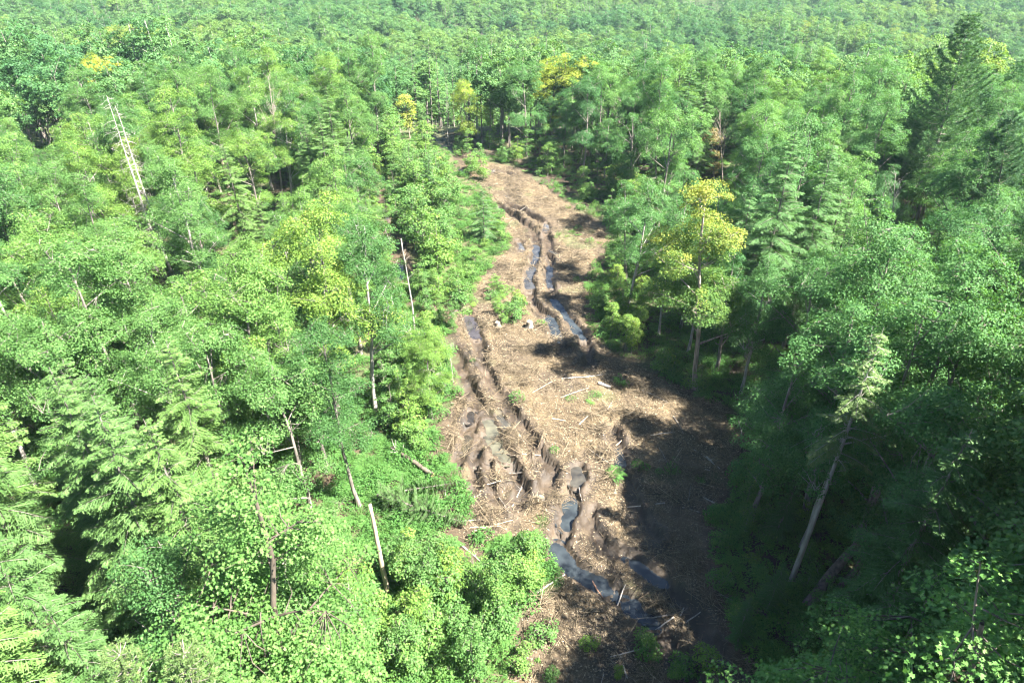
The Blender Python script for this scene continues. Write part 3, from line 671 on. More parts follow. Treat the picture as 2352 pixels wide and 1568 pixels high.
EDGE_AT = []
for px_, py_, k_, s_ in EDGE: EDGE_AT.append((*at(px_, py_), k_, s_)); placed.append((*EDGE_AT[-1][:2], 2))
DARK_AT = []
for px_, py_, k_, s_ in DARK: DARK_AT.append((*at(px_, py_), k_, s_)); placed.append((*DARK_AT[-1][:2], 2))
print("named", len(placed))

# --- the stands on both sides: individual trees out to the edge of the bench
def zone(x, y):
    px, py, _ = project([x, y, 12.])
    if px < 1120:
        if py > 880: return "in the sunlit canopy nearest the camera"
        if py > 600: return "in the lower left canopy"
        if py > 380: return "in the middle left canopy"
        if py > 230: return "in the upper left canopy"
        return "far back on the left"
    if px < 1600 and py < 330: return "beyond the bend of the track"
    if py < 230: return "far back on the right"
    if py < 450: return "in the upper right stand"
    if py < 700: return "in the middle right stand"
    if py < 1000: return "right of the clearing"
    return "in the dark lower right corner"

def tone_of(u, left):
    if u < .25: return (.66, .78, .78), "dark green"
    if u < .62: return (1.0, 1.03, .98), "green"
    if u < .86: return (1.28, 1.2, .98), "light green"
    if u < .965: return (1.42, 1.25, .88), "yellow green"
    return (1.62, 1.3, .82), "yellowish"

LAND = [(at(1597, 893), "the yellow topped maple"), (at(390, 636), "the twin bleached snags"), (at(1815, 1338), "the half dead conifer"), (at(942, 318), "the small orange tree"),
        (at(1112, 552), "the bushy dark hemlock"), (at(690, 1760), "the big pale maple"), (at(1300, 330), "the far yellow crowned tree"), (at(78, 290), "the feathery grey snag"),
        (at(1640, 420), "the rusty red bush"), (at(2030, 640), "the bent bare tree"), (at(2090, 560), "the tallest pine"), (at(265, 330), "the yellowing tree"), (at(893, 1372), "the cream broken stem"),
        (at(1900, 1392), "the leaning logs"), (at(910, 600), "the side track puddles"), (at(548, 560), "the broken pinkish stub"), (at(650, 470), "the pinkish snag"), (at(1240, 520), "the bend of the track"),
        (at(957, 782), "the pale slim trunk"), (at(1846, 500), "the small reddish tree"), (at(995, 1100), "the grey brown log"), (at(1216, 752), "the pale stump"), (at(668, 340), "the reddish brown tree")]
def near_landmark(x, y, reach):
    (lx, ly), nm = min(LAND, key=lambda q: math.hypot(q[0][0] - x, q[0][1] - y)); d = math.hypot(lx - x, ly - y)
    if d > reach: return None
    a, b = x - lx, y - ly
    return ("left of " if a < 0 else "right of ") + nm if abs(a) > abs(b) else ("behind " if b > 0 else "in front of ") + nm
def settle_labels(todo):
    """(object, phrase for one, phrase for several, position): tell like ones apart by their order from the left"""
    cls = {}
    for t in todo: cls.setdefault(t[1], []).append(t)
    ords = ("leftmost", "second from left", "third from left", "fourth from left", "fifth from left", "sixth from left", "seventh from left", "eighth from left", "ninth from left", "tenth from left", "eleventh from left", "twelfth from left")
    nums = ("", "", "two", "three", "four", "five", "six", "seven", "eight", "nine", "ten", "eleven", "twelve")
    for one, ts in cls.items():
        ts.sort(key=lambda t: t[3])
        for i, t in enumerate(ts):
            t[0]['group'] = t[2]
            if len(ts) == 1: t[0]['label'] = one
            elif len(ts) <= 12: t[0]['label'] = (ords[i] if i < len(ts) - 1 else "rightmost") + f" of {nums[len(ts)]} {t[2]}"
            else: t[0]['label'] = one
todo = []
counts = {}
far_pts = []
def visible_block(x, y, H, R, low=False):
    """would this tree hide ground the photograph shows?"""
    zs = T0(x, y); pts = []
    for hz in (.06, .2, .3, .4, .5, .6, .7, .8, .88, .99):
        rr = R * (.15 if hz < .2 else (.85 if hz < .9 else .3))
        for dx in (-1, -.5, 0, .5, 1): pts.append((x + dx * rr, y, zs + H * hz))
    px, py, dep = project(np.array(pts))
    ok = dep > 1
    hit = (inpoly(px, py, OPEN_PX) | inpoly(px, py, [(903, 560), (945, 560), (965, 655), (915, 655)]) | inpoly(px, py, [(850, 360), (880, 360), (895, 505), (872, 505)])) & ok
    if not low: hit |= (inpoly(px, py, LOW_PX) | inpoly(px, py, THICKET_PX)) & ok
    for gy_, gp in GUARD:
        if y < gy_ + 1: hit |= inpoly(px, py, gp) & ok
    return hit.any()

def in_frame(x, y, H=16., m=120):
    px, py, dep = project(np.array([(x, y, T0(x, y) + H * .95), (x, y, T0(x, y) + H * .5), (x, y, T0(x, y))]))
    return bool((((px > -m) & (px < 2352 + m) & (py > -m) & (py < 1568 + m)) & (dep > 1)).any())

GUARD = [(60, [(215, 210), (290, 210), (395, 575), (340, 585)]), (58, [(180, 275), (225, 275), (262, 430), (200, 400)]), (80, [(590, 170), (640, 170), (650, 400), (620, 400)]), (66, [(495, 355), (530, 355), (545, 470), (515, 470)]),
         (25, [(835, 1150), (870, 1150), (905, 1375), (880, 1375)]), (46, [(1025, 810), (1050, 810), (1055, 885), (1030, 885)]), (26, [(1960, 740), (2080, 780), (2020, 950), (1890, 1250), (1845, 1240), (1950, 920)]),
         (43, [(1500, 600), (1560, 370), (1700, 370), (1730, 500), (1690, 860), (1560, 900)]), (125, [(895, 200), (955, 200), (955, 320), (925, 320)]), (100, [(20, 140), (60, 140), (95, 300), (60, 300)]), (100, [(80, 130), (110, 130), (135, 290), (105, 290)]),
         (95, [(1600, 240), (1690, 240), (1690, 380), (1600, 380)]), (66, [(2030, 390), (2110, 420), (2060, 600), (2010, 600)]), (75, [(2170, 60), (2260, 20), (2300, 160), (2100, 330)]), (112, [(1268, 95), (1328, 95), (1328, 150), (1268, 150)]),
         (36, [(890, 1030), (1000, 1090), (1000, 1115), (890, 1060)]), (80, [(1055, 430), (1155, 430), (1155, 560), (1055, 560)]), (125, [(1010, 180), (1040, 180), (1040, 300), (1015, 300)]), (60, [(1500, 620), (1525, 620), (1525, 770), (1500, 770)])]
cells = []
step = 3.7
for gy in np.arange(-34, 128, step):
    for gx in np.arange(-110, 115, step):
        x, y = gx + rng.uniform(-.42, .42) * step, gy + rng.uniform(-.42, .42) * step
        if math.hypot(x, y) < 128: cells.append((math.hypot(x, y), x, y))
cells.sort()
DARK_AT += DARK_XY
placed += [(q[0], q[1], 2) for q in DARK_XY]
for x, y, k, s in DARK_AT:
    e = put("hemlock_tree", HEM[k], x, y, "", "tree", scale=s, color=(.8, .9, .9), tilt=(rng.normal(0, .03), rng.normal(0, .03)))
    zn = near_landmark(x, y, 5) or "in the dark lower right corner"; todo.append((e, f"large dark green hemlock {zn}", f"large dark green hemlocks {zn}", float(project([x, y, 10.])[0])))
EDGE_AT += EDGE_XY
placed += [(q[0], q[1], 2) for q in EDGE_XY]
for x, y, k, s in EDGE_AT:
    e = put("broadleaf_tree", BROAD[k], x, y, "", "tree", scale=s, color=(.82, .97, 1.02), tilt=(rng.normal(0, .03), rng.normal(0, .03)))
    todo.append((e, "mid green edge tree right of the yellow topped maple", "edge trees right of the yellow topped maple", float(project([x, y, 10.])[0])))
for x, y, k, s in [(17, 9.5, 0, 1.62), (19.8, 14, 1, 1.75), (22.5, 18.5, 0, 1.6), (25.5, 23, 0, 1.5), (15.5, 4.5, 1, 1.7), (22.5, 8, 2, 1.5), (25, 13, 0, 1.5), (28, 18, 1, 1.6), (31, 23.5, 0, 1.4), (19, 1, 3, 1.7), (30, 12, 0, 1.4), (16, -3, 1, 1.5), (20.5, 11, 1, 1.65), (24, 16, 0, 1.5), (18, 6.5, 0, 1.6)]:  # trees added past the frame edge, sized to shade the lower right ground
    e = put("broadleaf_tree", BROAD[k], x, y, "", "tree", scale=s, tilt=(rng.normal(0, .03), rng.normal(0, .03))); placed.append((x, y, 3))
    todo.append((e, "tall broadleaf tree added past the bottom right edge to cast shade", "tall broadleaf trees added past the bottom right to cast shade", float(project([x, y, 10.])[0])))
for dist, x, y in cells:
    if abs(x) > .78 * y + 34: continue
    left = x < 2
    h = vnoise(x / 13, y / 13, 50) + (.28 if (left and y < 30 and x < -13) else -.42) + (.16 if (not left and x > 14 and y < 60) else 0)
    hem = h > .12
    if hem: k = int(rng.integers(0, 4)); H0 = (17, 15, 18.5, 13)[k]; R0 = (3.0, 2.7, 3.1, 2.4)[k]
    else: k = int(rng.integers(0, 6)); H0 = (17, 15.5, 18, 14, 16.5, 12.5)[k]; R0 = (3.3, 2.9, 2.7, 3.0, 2.4, 2.5)[k]
    s = rng.uniform(.8, 1.1) * (1.13 if x > 13 and y < 34 else 1.0); H, R = H0 * s, R0 * s
    if bool(inpoly(x, y, OPEN_G2)) or bool(inpoly(x, y, STRIP_G)) or bool(inpoly(x, y, LOW_G)) or bool(inpoly(x, y, KEEP_G)): continue
    if any((x - a) ** 2 + (y - b) ** 2 < 2.3 ** 2 for a, b, _ in placed): continue
    if y > 6 and visible_block(x, y, H, R * .85):
        s *= rng.uniform(.5, .62); H, R = H0 * s, R0 * s
        if visible_block(x, y, H, R * .85): continue
    vis = in_frame(x, y, H)
    if not vis:
        if math.hypot(x, y) < 5 or -5 < x < 6.5: continue
        if y < 46 and 0 < x < .75 * y + 17:
            e = put("hemlock_tree" if hem else "broadleaf_tree", (HEM if hem else BROAD)[k], x, y, "", "tree", scale=s); placed.append((x, y, R))
            sd = "right" if x > 0 else "left"; kk = "hemlock" if hem else "broadleaf tree"
            todo.append((e, f"{kk} just past the {sd} edge of the picture", f"{kk}s just past the {sd} edge of the picture", x))
        else: far_pts.append((x, y, 3 if hem else int(rng.integers(0, 3)), s))
        continue
    if y < 25 and 0 < x < 33: continue
    name = "hemlock_tree" if hem else ("birch_tree" if k == 4 else "broadleaf_tree")
    if counts.get(name, 0) >= 292: far_pts.append((x, y, 3 if hem else 0, s)); continue
    counts[name] = counts.get(name, 0) + 1
    col, tn = tone_of(rng.uniform() if left else rng.uniform() * .9, left)
    if hem: col = tuple(1 + (min(c, 1.3) - 1) * .5 for c in col)
    if not left: col = (col[0] * .87, col[1] * .98, col[2] * 1.10)  # right stand's less sunlit, bluer look put into its leaf colour
    zn = zone(x, y); sz = "tall" if H > 15.5 else "middling" if H > 12.5 else "low"
    kind = "hemlock" if hem else ("birch" if k == 4 else "broadleaf tree"); zn = near_landmark(x, y, 7.5) or zn
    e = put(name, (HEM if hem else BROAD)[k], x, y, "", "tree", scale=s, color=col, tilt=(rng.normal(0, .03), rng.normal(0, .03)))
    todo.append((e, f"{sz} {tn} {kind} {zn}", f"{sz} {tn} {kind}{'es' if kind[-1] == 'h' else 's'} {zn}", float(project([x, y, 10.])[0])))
    placed.append((x, y, R))
print("trees", counts, "others", len(far_pts))

# --- saplings and shrubs on open banks and under the edges
def scatter_low(poly, n, names, hmax, tag_, light=False, seed=0, block=True, smax=1.15):
    r = np.random.default_rng(seed); xs = [p[0] for p in poly]; ys = [p[1] for p in poly]; k = 0; tries = 0
    while k < n and tries < n * 30:
        tries += 1; x, y = r.uniform(min(xs), max(xs)), r.uniform(min(ys), max(ys))
        if not inpoly(x, y, poly): continue
        sap = r.uniform() < names; i = int(r.integers(0, 3 if sap else 2)); s = r.uniform(.6, smax)
        H = ((4.6, 3.4, 6.5) if sap else (1.7, 1.2))[i] * s
        if H > hmax: s *= hmax / H; H = hmax
        if block and visible_block(x, y, H, .8, low=True): continue
        col, tn = tone_of(r.uniform(.25, 1), True)
        nm = "sapling" if sap else "shrub"
        w = "sapling" if sap else "low shrub"
        szn = ("tall " if H > 3.6 else "small ") if sap else ""
        e = put(nm, (SAP if sap else SHRUB)[i], x, y, "", nm, scale=s, color=col, parts=("stem", "foliage")); k += 1
        tg = near_landmark(x, y, 3.5) or tag_
        todo.append((e, f"{szn}{tn} {w} {tg}", f"{szn}{tn} {w}s {tg}", float(project([x, y, 1.])[0])))
G = lambda pts: [tuple(at(*p)) for p in pts]
scatter_low(LOW_G, 85, .85, 9, "between the two muddy tracks", seed=1, smax=1.6)
scatter_low(G([(850, 330), (940, 330), (985, 300), (880, 470), (905, 560), (880, 600), (845, 480), (800, 380)]), 40, .85, 9, "along the side track", seed=2, smax=1.6)
scatter_low(G([(880, 820), (1040, 790), (1060, 890), (1000, 985), (1030, 1050), (940, 1040), (870, 950)]), 40, .75, 4.5, "on the left bank", seed=3)
scatter_low(G([(1100, 640), (1170, 650), (1200, 720), (1140, 780), (1090, 720)]), 14, .25, 2.2, "on the strip between puddles", seed=4, block=False)
scatter_low(G([(1090, 545), (1160, 520), (1165, 560), (1100, 640), (1060, 650)]), 12, .2, 2, "below the small dark hemlock", seed=14, block=False)
scatter_low(G([(860, 1390), (1000, 1260), (1190, 1290), (1250, 1350), (1160, 1420), (1150, 1568), (700, 1568), (740, 1400)]), 60, .75, 4.5, "in the bottom thicket", seed=5)
scatter_low(G([(1640, 1200), (1720, 1200), (1780, 1568), (1660, 1568)]), 6, .2, 1.2, "in the deep shade", seed=32, block=False)
scatter_low(G([(1190, 1250), (1240, 1290), (1240, 1340), (1180, 1320)]), 5, .9, 3.5, "beside the treetop shadow", seed=15, block=False)
scatter_low(G([(1350, 600), (1420, 560), (1500, 700), (1560, 880), (1410, 810), (1355, 760)]), 40, .55, 4, "beside the shaded ruts", seed=6)
scatter_low(G([(1560, 860), (1700, 960), (1850, 1050), (1750, 1150), (1700, 1250), (1700, 1100), (1640, 960)]), 30, .5, 3, "right of the clearing", seed=7)
scatter_low(G([(1700, 1200), (1900, 1200), (2050, 1500), (1900, 1568), (1780, 1450)]), 14, .4, 2, "in the deep shade", seed=8)
scatter_low(G([(1200, 1440), (1560, 1500), (1700, 1568), (1160, 1568)]), 12, .2, 1.3, "on the shaded bottom ground", seed=9, block=False)
scatter_low(G([(1120, 380), (1190, 375), (1300, 440), (1400, 500), (1480, 560), (1500, 480), (1350, 380), (1200, 340), (1110, 340)]), 60, .75, 5.5, "by the far bend", seed=10)
scatter_low(G([(1045, 320), (1085, 345), (1112, 385), (1112, 440), (1060, 400)]), 16, .8, 4.5, "at the narrowing of the track", seed=21, block=False)
scatter_low(G([(925, 640), (1000, 650), (1070, 715), (1040, 760), (980, 720)]), 16, .6, 3.2, "along the side track", seed=22, block=False)
scatter_low(G([(840, 350), (880, 400), (900, 540), (880, 560), (850, 430)]), 14, .6, 3.2, "along the side track", seed=23, block=False)
scatter_low(G([(960, 285), (1060, 270), (1110, 340), (1200, 340), (1300, 300), (1150, 240), (950, 250)]), 45, .95, 6, "at the end of the track", seed=11, block=False)

settle_labels(todo)
# ------------------------------------------------------------------ logs, stumps, branches
todo2 = []
def log(bpx, tpx, r0, label, name="fallen_log", mat='darklog', z0=None, z1=None, stubs=5, cat="log", seed=0, group=None, r1=None, col=None, lift=0):
    a, b = at(*bpx), at(*tpx); rr = np.random.default_rng(seed)
    z0 = float(T(*a)) + r0 * .8 if z0 is None else z0; z1 = float(T(*b)) + r0 * .7 if z1 is None else z1
    z0 += lift; z1 += lift * 1.2
    A, B = np.array([0., 0, 0]), np.array([b[0] - a[0], b[1] - a[1], z1 - z0]); s = np.linspace(0, 1, 9)[:, None]
    L = np.linalg.norm(B); P = A + (B - A) * s + np.cumsum(rr.normal(0, .006 * L, (9, 3)), 0) * np.sin(s * 3.14)
    R = np.linspace(r0, r1 or r0 * .6, 9)
    g = Geo(); g.tube(P, R, 9, cap=False)
    e = link(name, g.mesh(name, M[mat]), None, (a[0], a[1], z0), label, cat, group, color=col or (1, 1, 1))
    d = unit(B); c = Geo(); c.tube([A - d * .012, A - d * .004], [r0 * .93, r0 * .95], 9, cap=True); link("cut_face", c.mesh("cut_face", M['cut']), e)
    if stubs:
        k = Geo()
        for _ in range(stubs):
            i = rr.integers(1, 8); o = unit(rr.normal(0, 1, 3) + [0, 0, .6]); l = rr.uniform(.25, .9)
            k.tube([P[i], P[i] + o * l * .5, P[i] + o * l + rr.normal(0, .08, 3)], [r0 * .18, r0 * .13, r0 * .06], 4)
        link("branch_stubs", k.mesh("branch_stubs", M[mat]), e, kind="stuff")
    return e
log((995, 1102), (900, 1038), .17, "grey brown log lying at the left edge of the clearing", mat='dead', stubs=8, seed=1, col=(.40, .35, .30), lift=.3)
log((1850, 1398), (1990, 1285), .30, "thickest of three leaning logs in the deep shade", z1=3.2, stubs=3, seed=2)
log((1895, 1392), (1992, 1292), .18, "middle one of three leaning logs in the deep shade", z1=2.9, stubs=3, seed=3)
log((1918, 1432), (2002, 1288), .20, "right one of three leaning logs in the deep shade", z1=3.2, stubs=3, seed=4)
log((1715, 1398), (1945, 1492), .17, "long dark log lying across the shaded ground at bottom right", stubs=7, seed=5)
log((1942, 1518), (1992, 1582), .22, "log with pale orange cut end at the bottom edge", mat='cut', stubs=0, seed=6)
log((1232, 1362), (1297, 1320), .07, "straight grey stick lying by the dark blue puddle", "fallen_branch", 'pale', stubs=2, cat="branch", seed=7)
log((1375, 882), (1402, 890), .14, "short pale log in the shade of the clearing", mat='pale', stubs=1, seed=8, r1=.12)
log((1440, 880), (1535, 925), .06, "long thin branch lying in the shade right of the clearing", "fallen_branch", 'bark', stubs=5, cat="branch", seed=9)
log((1290, 872), (1385, 862), .05, "crooked bare branch across the shaded ruts", "fallen_branch", 'pale', stubs=7, cat="branch", seed=10)
log((1182, 990), (1207, 1025), .07, "pale stick standing out in the sunlit clearing", "fallen_branch", 'peeled', stubs=1, cat="branch", seed=11)
log((1085, 1222), (1178, 1196), .05, "upper pale pole at the lower left of the clearing", "fallen_branch", 'peeled', stubs=1, cat="branch", seed=12)
log((1080, 1212), (1150, 1208), .045, "lower pale pole at the lower left of the clearing", "fallen_branch", 'peeled', stubs=1, cat="branch", seed=13)
log((1160, 1035), (1200, 1060), .05, "dark crooked stick right of the long tan puddle", "fallen_branch", 'darklog', stubs=2, cat="branch", seed=14)
log((1330, 1120), (1345, 1180), .04, "brown stick pointing into the treetop shadow", "fallen_branch", 'bark', stubs=1, cat="branch", seed=15)
log((1056, 1250), (1115, 1300), .06, "broken grey pole at the edge of the bottom thicket", "fallen_branch", 'dead', stubs=4, cat="branch", seed=16)
log((1360, 1325), (1385, 1375), .05, "reddish stick across the long shaded puddle", "fallen_branch", 'bark', stubs=2, cat="branch", seed=17, col=(2, 1.2, .9))
log((1330, 975), (1352, 955), .05, "short bent branch in the middle of the clearing", "fallen_branch", 'pale', stubs=2, cat="branch", seed=18)
log((985, 640), (1000, 680), .08, "pale fallen stem beside the side track", "fallen_branch", 'pale', stubs=3, cat="branch", seed=19)
log((1030, 730), (1075, 690), .05, "thin pale branch lying above the lilac brown puddle", "fallen_branch", 'pale', stubs=2, cat="branch", seed=20)
log((2010, 1420), (2090, 1568), .06, "bent bare sapling stem in the dark corner at right", "fallen_branch", 'bark', stubs=5, cat="branch", seed=21, z1=1.5)
r_ = np.random.default_rng(91)
for zone_, poly_, n_, mats_ in (("in the sunlit clearing", [(1080, 900), (1240, 800), (1420, 1000), (1400, 1100), (1250, 1190), (1090, 1180)], 10, ('peeled', 'pale', 'bark')),
                  ("in the shade of the clearing", [(1300, 880), (1500, 900), (1650, 1050), (1650, 1350), (1500, 1300)], 12, ('pale', 'bark', 'dead')),
                  ("on the dark ground at the bottom", [(1250, 1400), (1650, 1350), (1700, 1560), (1250, 1560)], 10, ('pale', 'bark', 'dead')),
                  ("on the brushy left bank", [(980, 880), (1050, 900), (1000, 1000), (1060, 1200), (900, 1230), (860, 1100), (930, 1040)], 14, ('dead', 'pale', 'peeled')),
                  ("beside the upper track", [(1120, 420), (1180, 460), (1340, 520), (1360, 640), (1290, 660), (1170, 560)], 10, ('pale', 'dead', 'peeled'))):
    k_ = 0
    while k_ < n_:
        a_, b_ = r_.uniform(min(p[0] for p in poly_), max(p[0] for p in poly_)), r_.uniform(min(p[1] for p in poly_), max(p[1] for p in poly_))
        if not inpoly(a_, b_, poly_): continue
        w_ = r_.uniform(25, 75) * (.4 + b_ / 1300); th_ = r_.uniform(-3.14, 3.14); m_ = mats_[int(r_.integers(0, 3))]; k_ += 1
        e = log((a_, b_), (a_ + w_ * math.cos(th_), b_ + w_ * .6 * math.sin(th_)), r_.uniform(.025, .05), "", "fallen_branch", m_, stubs=int(r_.integers(1, 6)), cat="branch", seed=int(r_.integers(0, 9999)))
        wd = {'peeled': "peeled pale", 'pale': "grey", 'bark': "brown", 'dead': "bleached"}[m_]
        todo2.append((e, f"{wd} broken branch {zone_}", f"{wd} broken branches {zone_}", a_))
settle_labels(todo2)
def stump(px, py, r0, h, label, seed):
    x, y = at(px, py); rr = np.random.default_rng(seed); g = Geo(); n = 14; th = np.arange(n) / n * 6.283
    fl = 1 + .35 * np.maximum(0, np.sin(th * 4 + seed)); V = []
    for k, (z, f) in enumerate(((-.15, 1.25), (.05, 1.05), (.2, .9), (h * .7, .85), (h, .84))):
        q = r0 * f * (1 + (fl - 1) * max(0, 1 - z / .35)); V.append(np.column_stack([q * np.cos(th), q * np.sin(th), np.full(n, z) + (rr.normal(0, .02, n) if k == 4 else 0)]))
    V = np.concatenate(V); g.add(V, None, [(a * n + i, a * n + (i + 1) % n, (a + 1) * n + (i + 1) % n, (a + 1) * n + i) for a in range(4) for i in range(n)])
    e = link("tree_stump", g.mesh("tree_stump", M['pale']), None, (x, y, float(T(x, y))), label, "stump", color=(.7, .66, .6))
    c = Geo(); top = np.vstack([V[-n:] * [.97, .97, 1] + [0, 0, .004], [[0, 0, h + .02]]]); c.add(top, [(i, (i + 1) % n, n) for i in range(n)]); link("cut_face", c.mesh("cut_face", M['peeled']), e, color=(.75, .75, .75))
stump(1216, 752, .33, .62, "pale sawn stump left of the broad dark blue puddle", 1)
stump(1143, 750, .28, .5, "sawn stump on the strip between the two tracks", 2)
stump(1243, 1142, .25, .35, "low stump in the churned soil of the clearing", 3)

# felled hemlock tops lying on their sides
from mathutils import Vector, Quaternion
def felled(bpx, tpx, label, col, s=1.):
    a, b = at(*bpx), at(*tpx); e = bpy.data.objects.new("felled_hemlock", None); COL.objects.link(e)
    d = Vector((b[0] - a[0], b[1] - a[1], -.2)); e.location = (a[0], a[1], float(T0(*a)) + .9); e.rotation_mode = 'QUATERNION'
    e.rotation_quaternion = Vector((0, 0, 1)).rotation_difference(d); k = d.length / 13; e.scale = (k * s * .8, k * s * .8, k); e['label'] = label; e['category'] = "felled tree"
    for nm, me in zip(("trunk", "crown"), HEM[3]):
        c = bpy.data.objects.new(nm, me); COL.objects.link(c); c.parent = e; c.color = (*(col if nm == "crown" else (1, 1, 1)), 1)
felled((870, 1160), (1075, 1215), "felled grey green hemlock top right of the cream coloured broken stem", (1.0, .95, 1.15), 1.5)
felled((930, 1150), (1068, 1120), "felled hemlock top lying just below the grey brown log", (.9, .95, 1.0), 1.1)

# slash: countless twigs, chips and dead leaves on the opened ground
def slash():
    r = np.random.default_rng(5)
    xs = np.array([p[0] for p in OPEN_G]); ys = np.array([p[1] for p in OPEN_G])
    def pts(n, pw=1.0):
        out = []
        while sum(map(len, out)) < n:
            x = r.uniform(-16, 22, n * 4); y = 15 + 110 * r.uniform(0, 1, n * 4) ** 1.7
            jx, jy = x + r.normal(0, .6, len(x)), y + r.normal(0, .8, len(x))
            k = inpoly(jx, jy, OPEN_G) | inpoly(jx, jy, STRIP_G)
            mud = np.full(len(x), 9.)
            for l, w, d in RUTS: mud = np.minimum(mud, polydist(x, y, l) / w)
            k &= (mud > 1.25) | (r.uniform(0, 1, len(x)) < .08)
            k &= r.uniform(0, 1, len(x)) < .45 + .55 * sstep(-.5, .5, vnoise(x / 1.7, y / 1.7, 77))
            out.append(np.column_stack([x, y])[k])
        return np.concatenate(out)[:n]
    g = Geo(); n = 26000; p = pts(n); z = T(p[:, 0], p[:, 1]); L = .12 + 1.0 * r.uniform(0, 1, n) ** 3.5; rad = (.007 + .012 * r.uniform(0, 1, n)) * (.7 + L * .5)
    az = r.uniform(0, 6.283, n); el = r.normal(.05, .22, n)
    pc = pts(90); h = r.integers(0, 90, n); pile = r.uniform(0, 1, n) < .38; rp = np.abs(r.normal(0, .75, n)); ap = r.uniform(0, 6.283, n)
    p = np.where(pile[:, None], pc[h] + np.column_stack([rp * np.cos(ap), rp * .7 * np.sin(ap)]), p); z = T(p[:, 0], p[:, 1]) + np.where(pile, r.uniform(0, .32, n) * np.exp(-rp), 0)
    el = np.where(pile, r.normal(.1, .4, n), el); L = np.where(pile, L * 1.4 + .15, L); d = np.column_stack([np.cos(az) * np.cos(el), np.sin(az) * np.cos(el), np.sin(el)])
    s = unit(np.cross(d, [0, 0, 1.])); u = np.cross(s, d); c = np.column_stack([p, z + .03 + np.abs(np.sin(el)) * L * .35])
    V = []
    for sg in (-.5, .5):
        for a in (0, 2.094, 4.189): V.append(c + d * (L * sg)[:, None] + (s * math.cos(a) + u * math.sin(a)) * rad[:, None])
    V = np.stack(V, 1).reshape(-1, 3); i = np.arange(n)[:, None] * 6
    Q = np.concatenate([i + [0, 1, 4, 3], i + [1, 2, 5, 4], i + [2, 0, 3, 5]], 1).reshape(-1, 4)
    g.add(V, None, Q, np.repeat(np.clip(r.normal(.42, .24, n) + .1 * pile, 0, 1), 6))
    n = 60000; p = pts(n); z = T(p[:, 0], p[:, 1]); az = r.uniform(0, 6.283, n)
    g.blades(np.column_stack([p, z + .025]), np.column_stack([np.cos(az), np.sin(az), r.normal(0, .25, n)]), unit(r.normal(0, .35, (n, 3)) + [0, 0, 1]), r.uniform(.06, .2, n), r.uniform(.03, .1, n), np.clip(r.normal(.5, .25, n), 0, 1))
    link("logging_debris", g.mesh("logging_debris", M['stick']), kind="stuff", label="broken twigs, bark and dead leaves strewn over the opened ground")
slash()

# ------------------------------------------------------------------ instanced masses: forest floor plants and the far forest
def scatter_nodes(name, pts, shapes, label):
    """one object: points that carry which shape, turn and size, and a node tree that sets the shapes on them"""
    src = bpy.data.collections.new(name + "_shapes"); objs = []
    for i, me in enumerate(shapes):
        o = bpy.data.objects.new(f"{name}_shape_{chr(97 + i)}", me); src.objects.link(o); objs.append(o)
    P = np.array([(p[0], p[1], p[2]) for p in pts]); me = bpy.data.meshes.new(name); me.vertices.add(len(P)); me.vertices.foreach_set("co", P.ravel().astype(np.float32))
    for nm, ty, v in (("which", 'INT', [p[3] for p in pts]), ("turn", 'FLOAT', rng.uniform(0, 6.283, len(P))), ("size", 'FLOAT', [p[4] for p in pts]),
                      ("hue", 'FLOAT', np.clip(.40 + .34 * vnoise(P[:, 0] / 26, P[:, 1] / 20, 64) + .38 * vnoise(P[:, 0] / 75, P[:, 1] / 34, 66) + rng.normal(0, .16, len(P)) + .25 * (rng.uniform(0, 1, len(P)) < .04), 0, 1))):
        a = me.attributes.new(nm, ty, 'POINT'); a.data.foreach_set("value", np.array(v, np.int32 if ty == 'INT' else np.float32))
    o = link(name, me, kind="stuff", label=label)
    nt = bpy.data.node_groups.new(name + "_nodes", 'GeometryNodeTree'); nt.interface.new_socket("Geometry", in_out='INPUT', socket_type='NodeSocketGeometry'); nt.interface.new_socket("Geometry", in_out='OUTPUT', socket_type='NodeSocketGeometry')
    gi, go = nt.nodes.new("NodeGroupInput"), nt.nodes.new("NodeGroupOutput"); iop = nt.nodes.new("GeometryNodeInstanceOnPoints"); ci = nt.nodes.new("GeometryNodeCollectionInfo")
    ci.inputs["Collection"].default_value = src; ci.inputs["Separate Children"].default_value = True; ci.inputs["Reset Children"].default_value = True
    def attr(nm, ty): a = nt.nodes.new("GeometryNodeInputNamedAttribute"); a.data_type = ty; a.inputs[0].default_value = nm; return a.outputs[0]
    cx = nt.nodes.new("ShaderNodeCombineXYZ"); L = nt.links.new
    L(attr("turn", 'FLOAT'), cx.inputs[2]); L(cx.outputs[0], iop.inputs["Rotation"]); L(attr("size", 'FLOAT'), iop.inputs["Scale"]); L(attr("which", 'INT'), iop.inputs["Instance Index"])
    iop.inputs["Pick Instance"].default_value = True
    L(gi.outputs[0], iop.inputs["Points"]); L(ci.outputs[0], iop.inputs["Instance"]); L(iop.outputs[0], go.inputs[0])
    m = o.modifiers.new("scatter", 'NODES'); m.node_group = nt
    return o

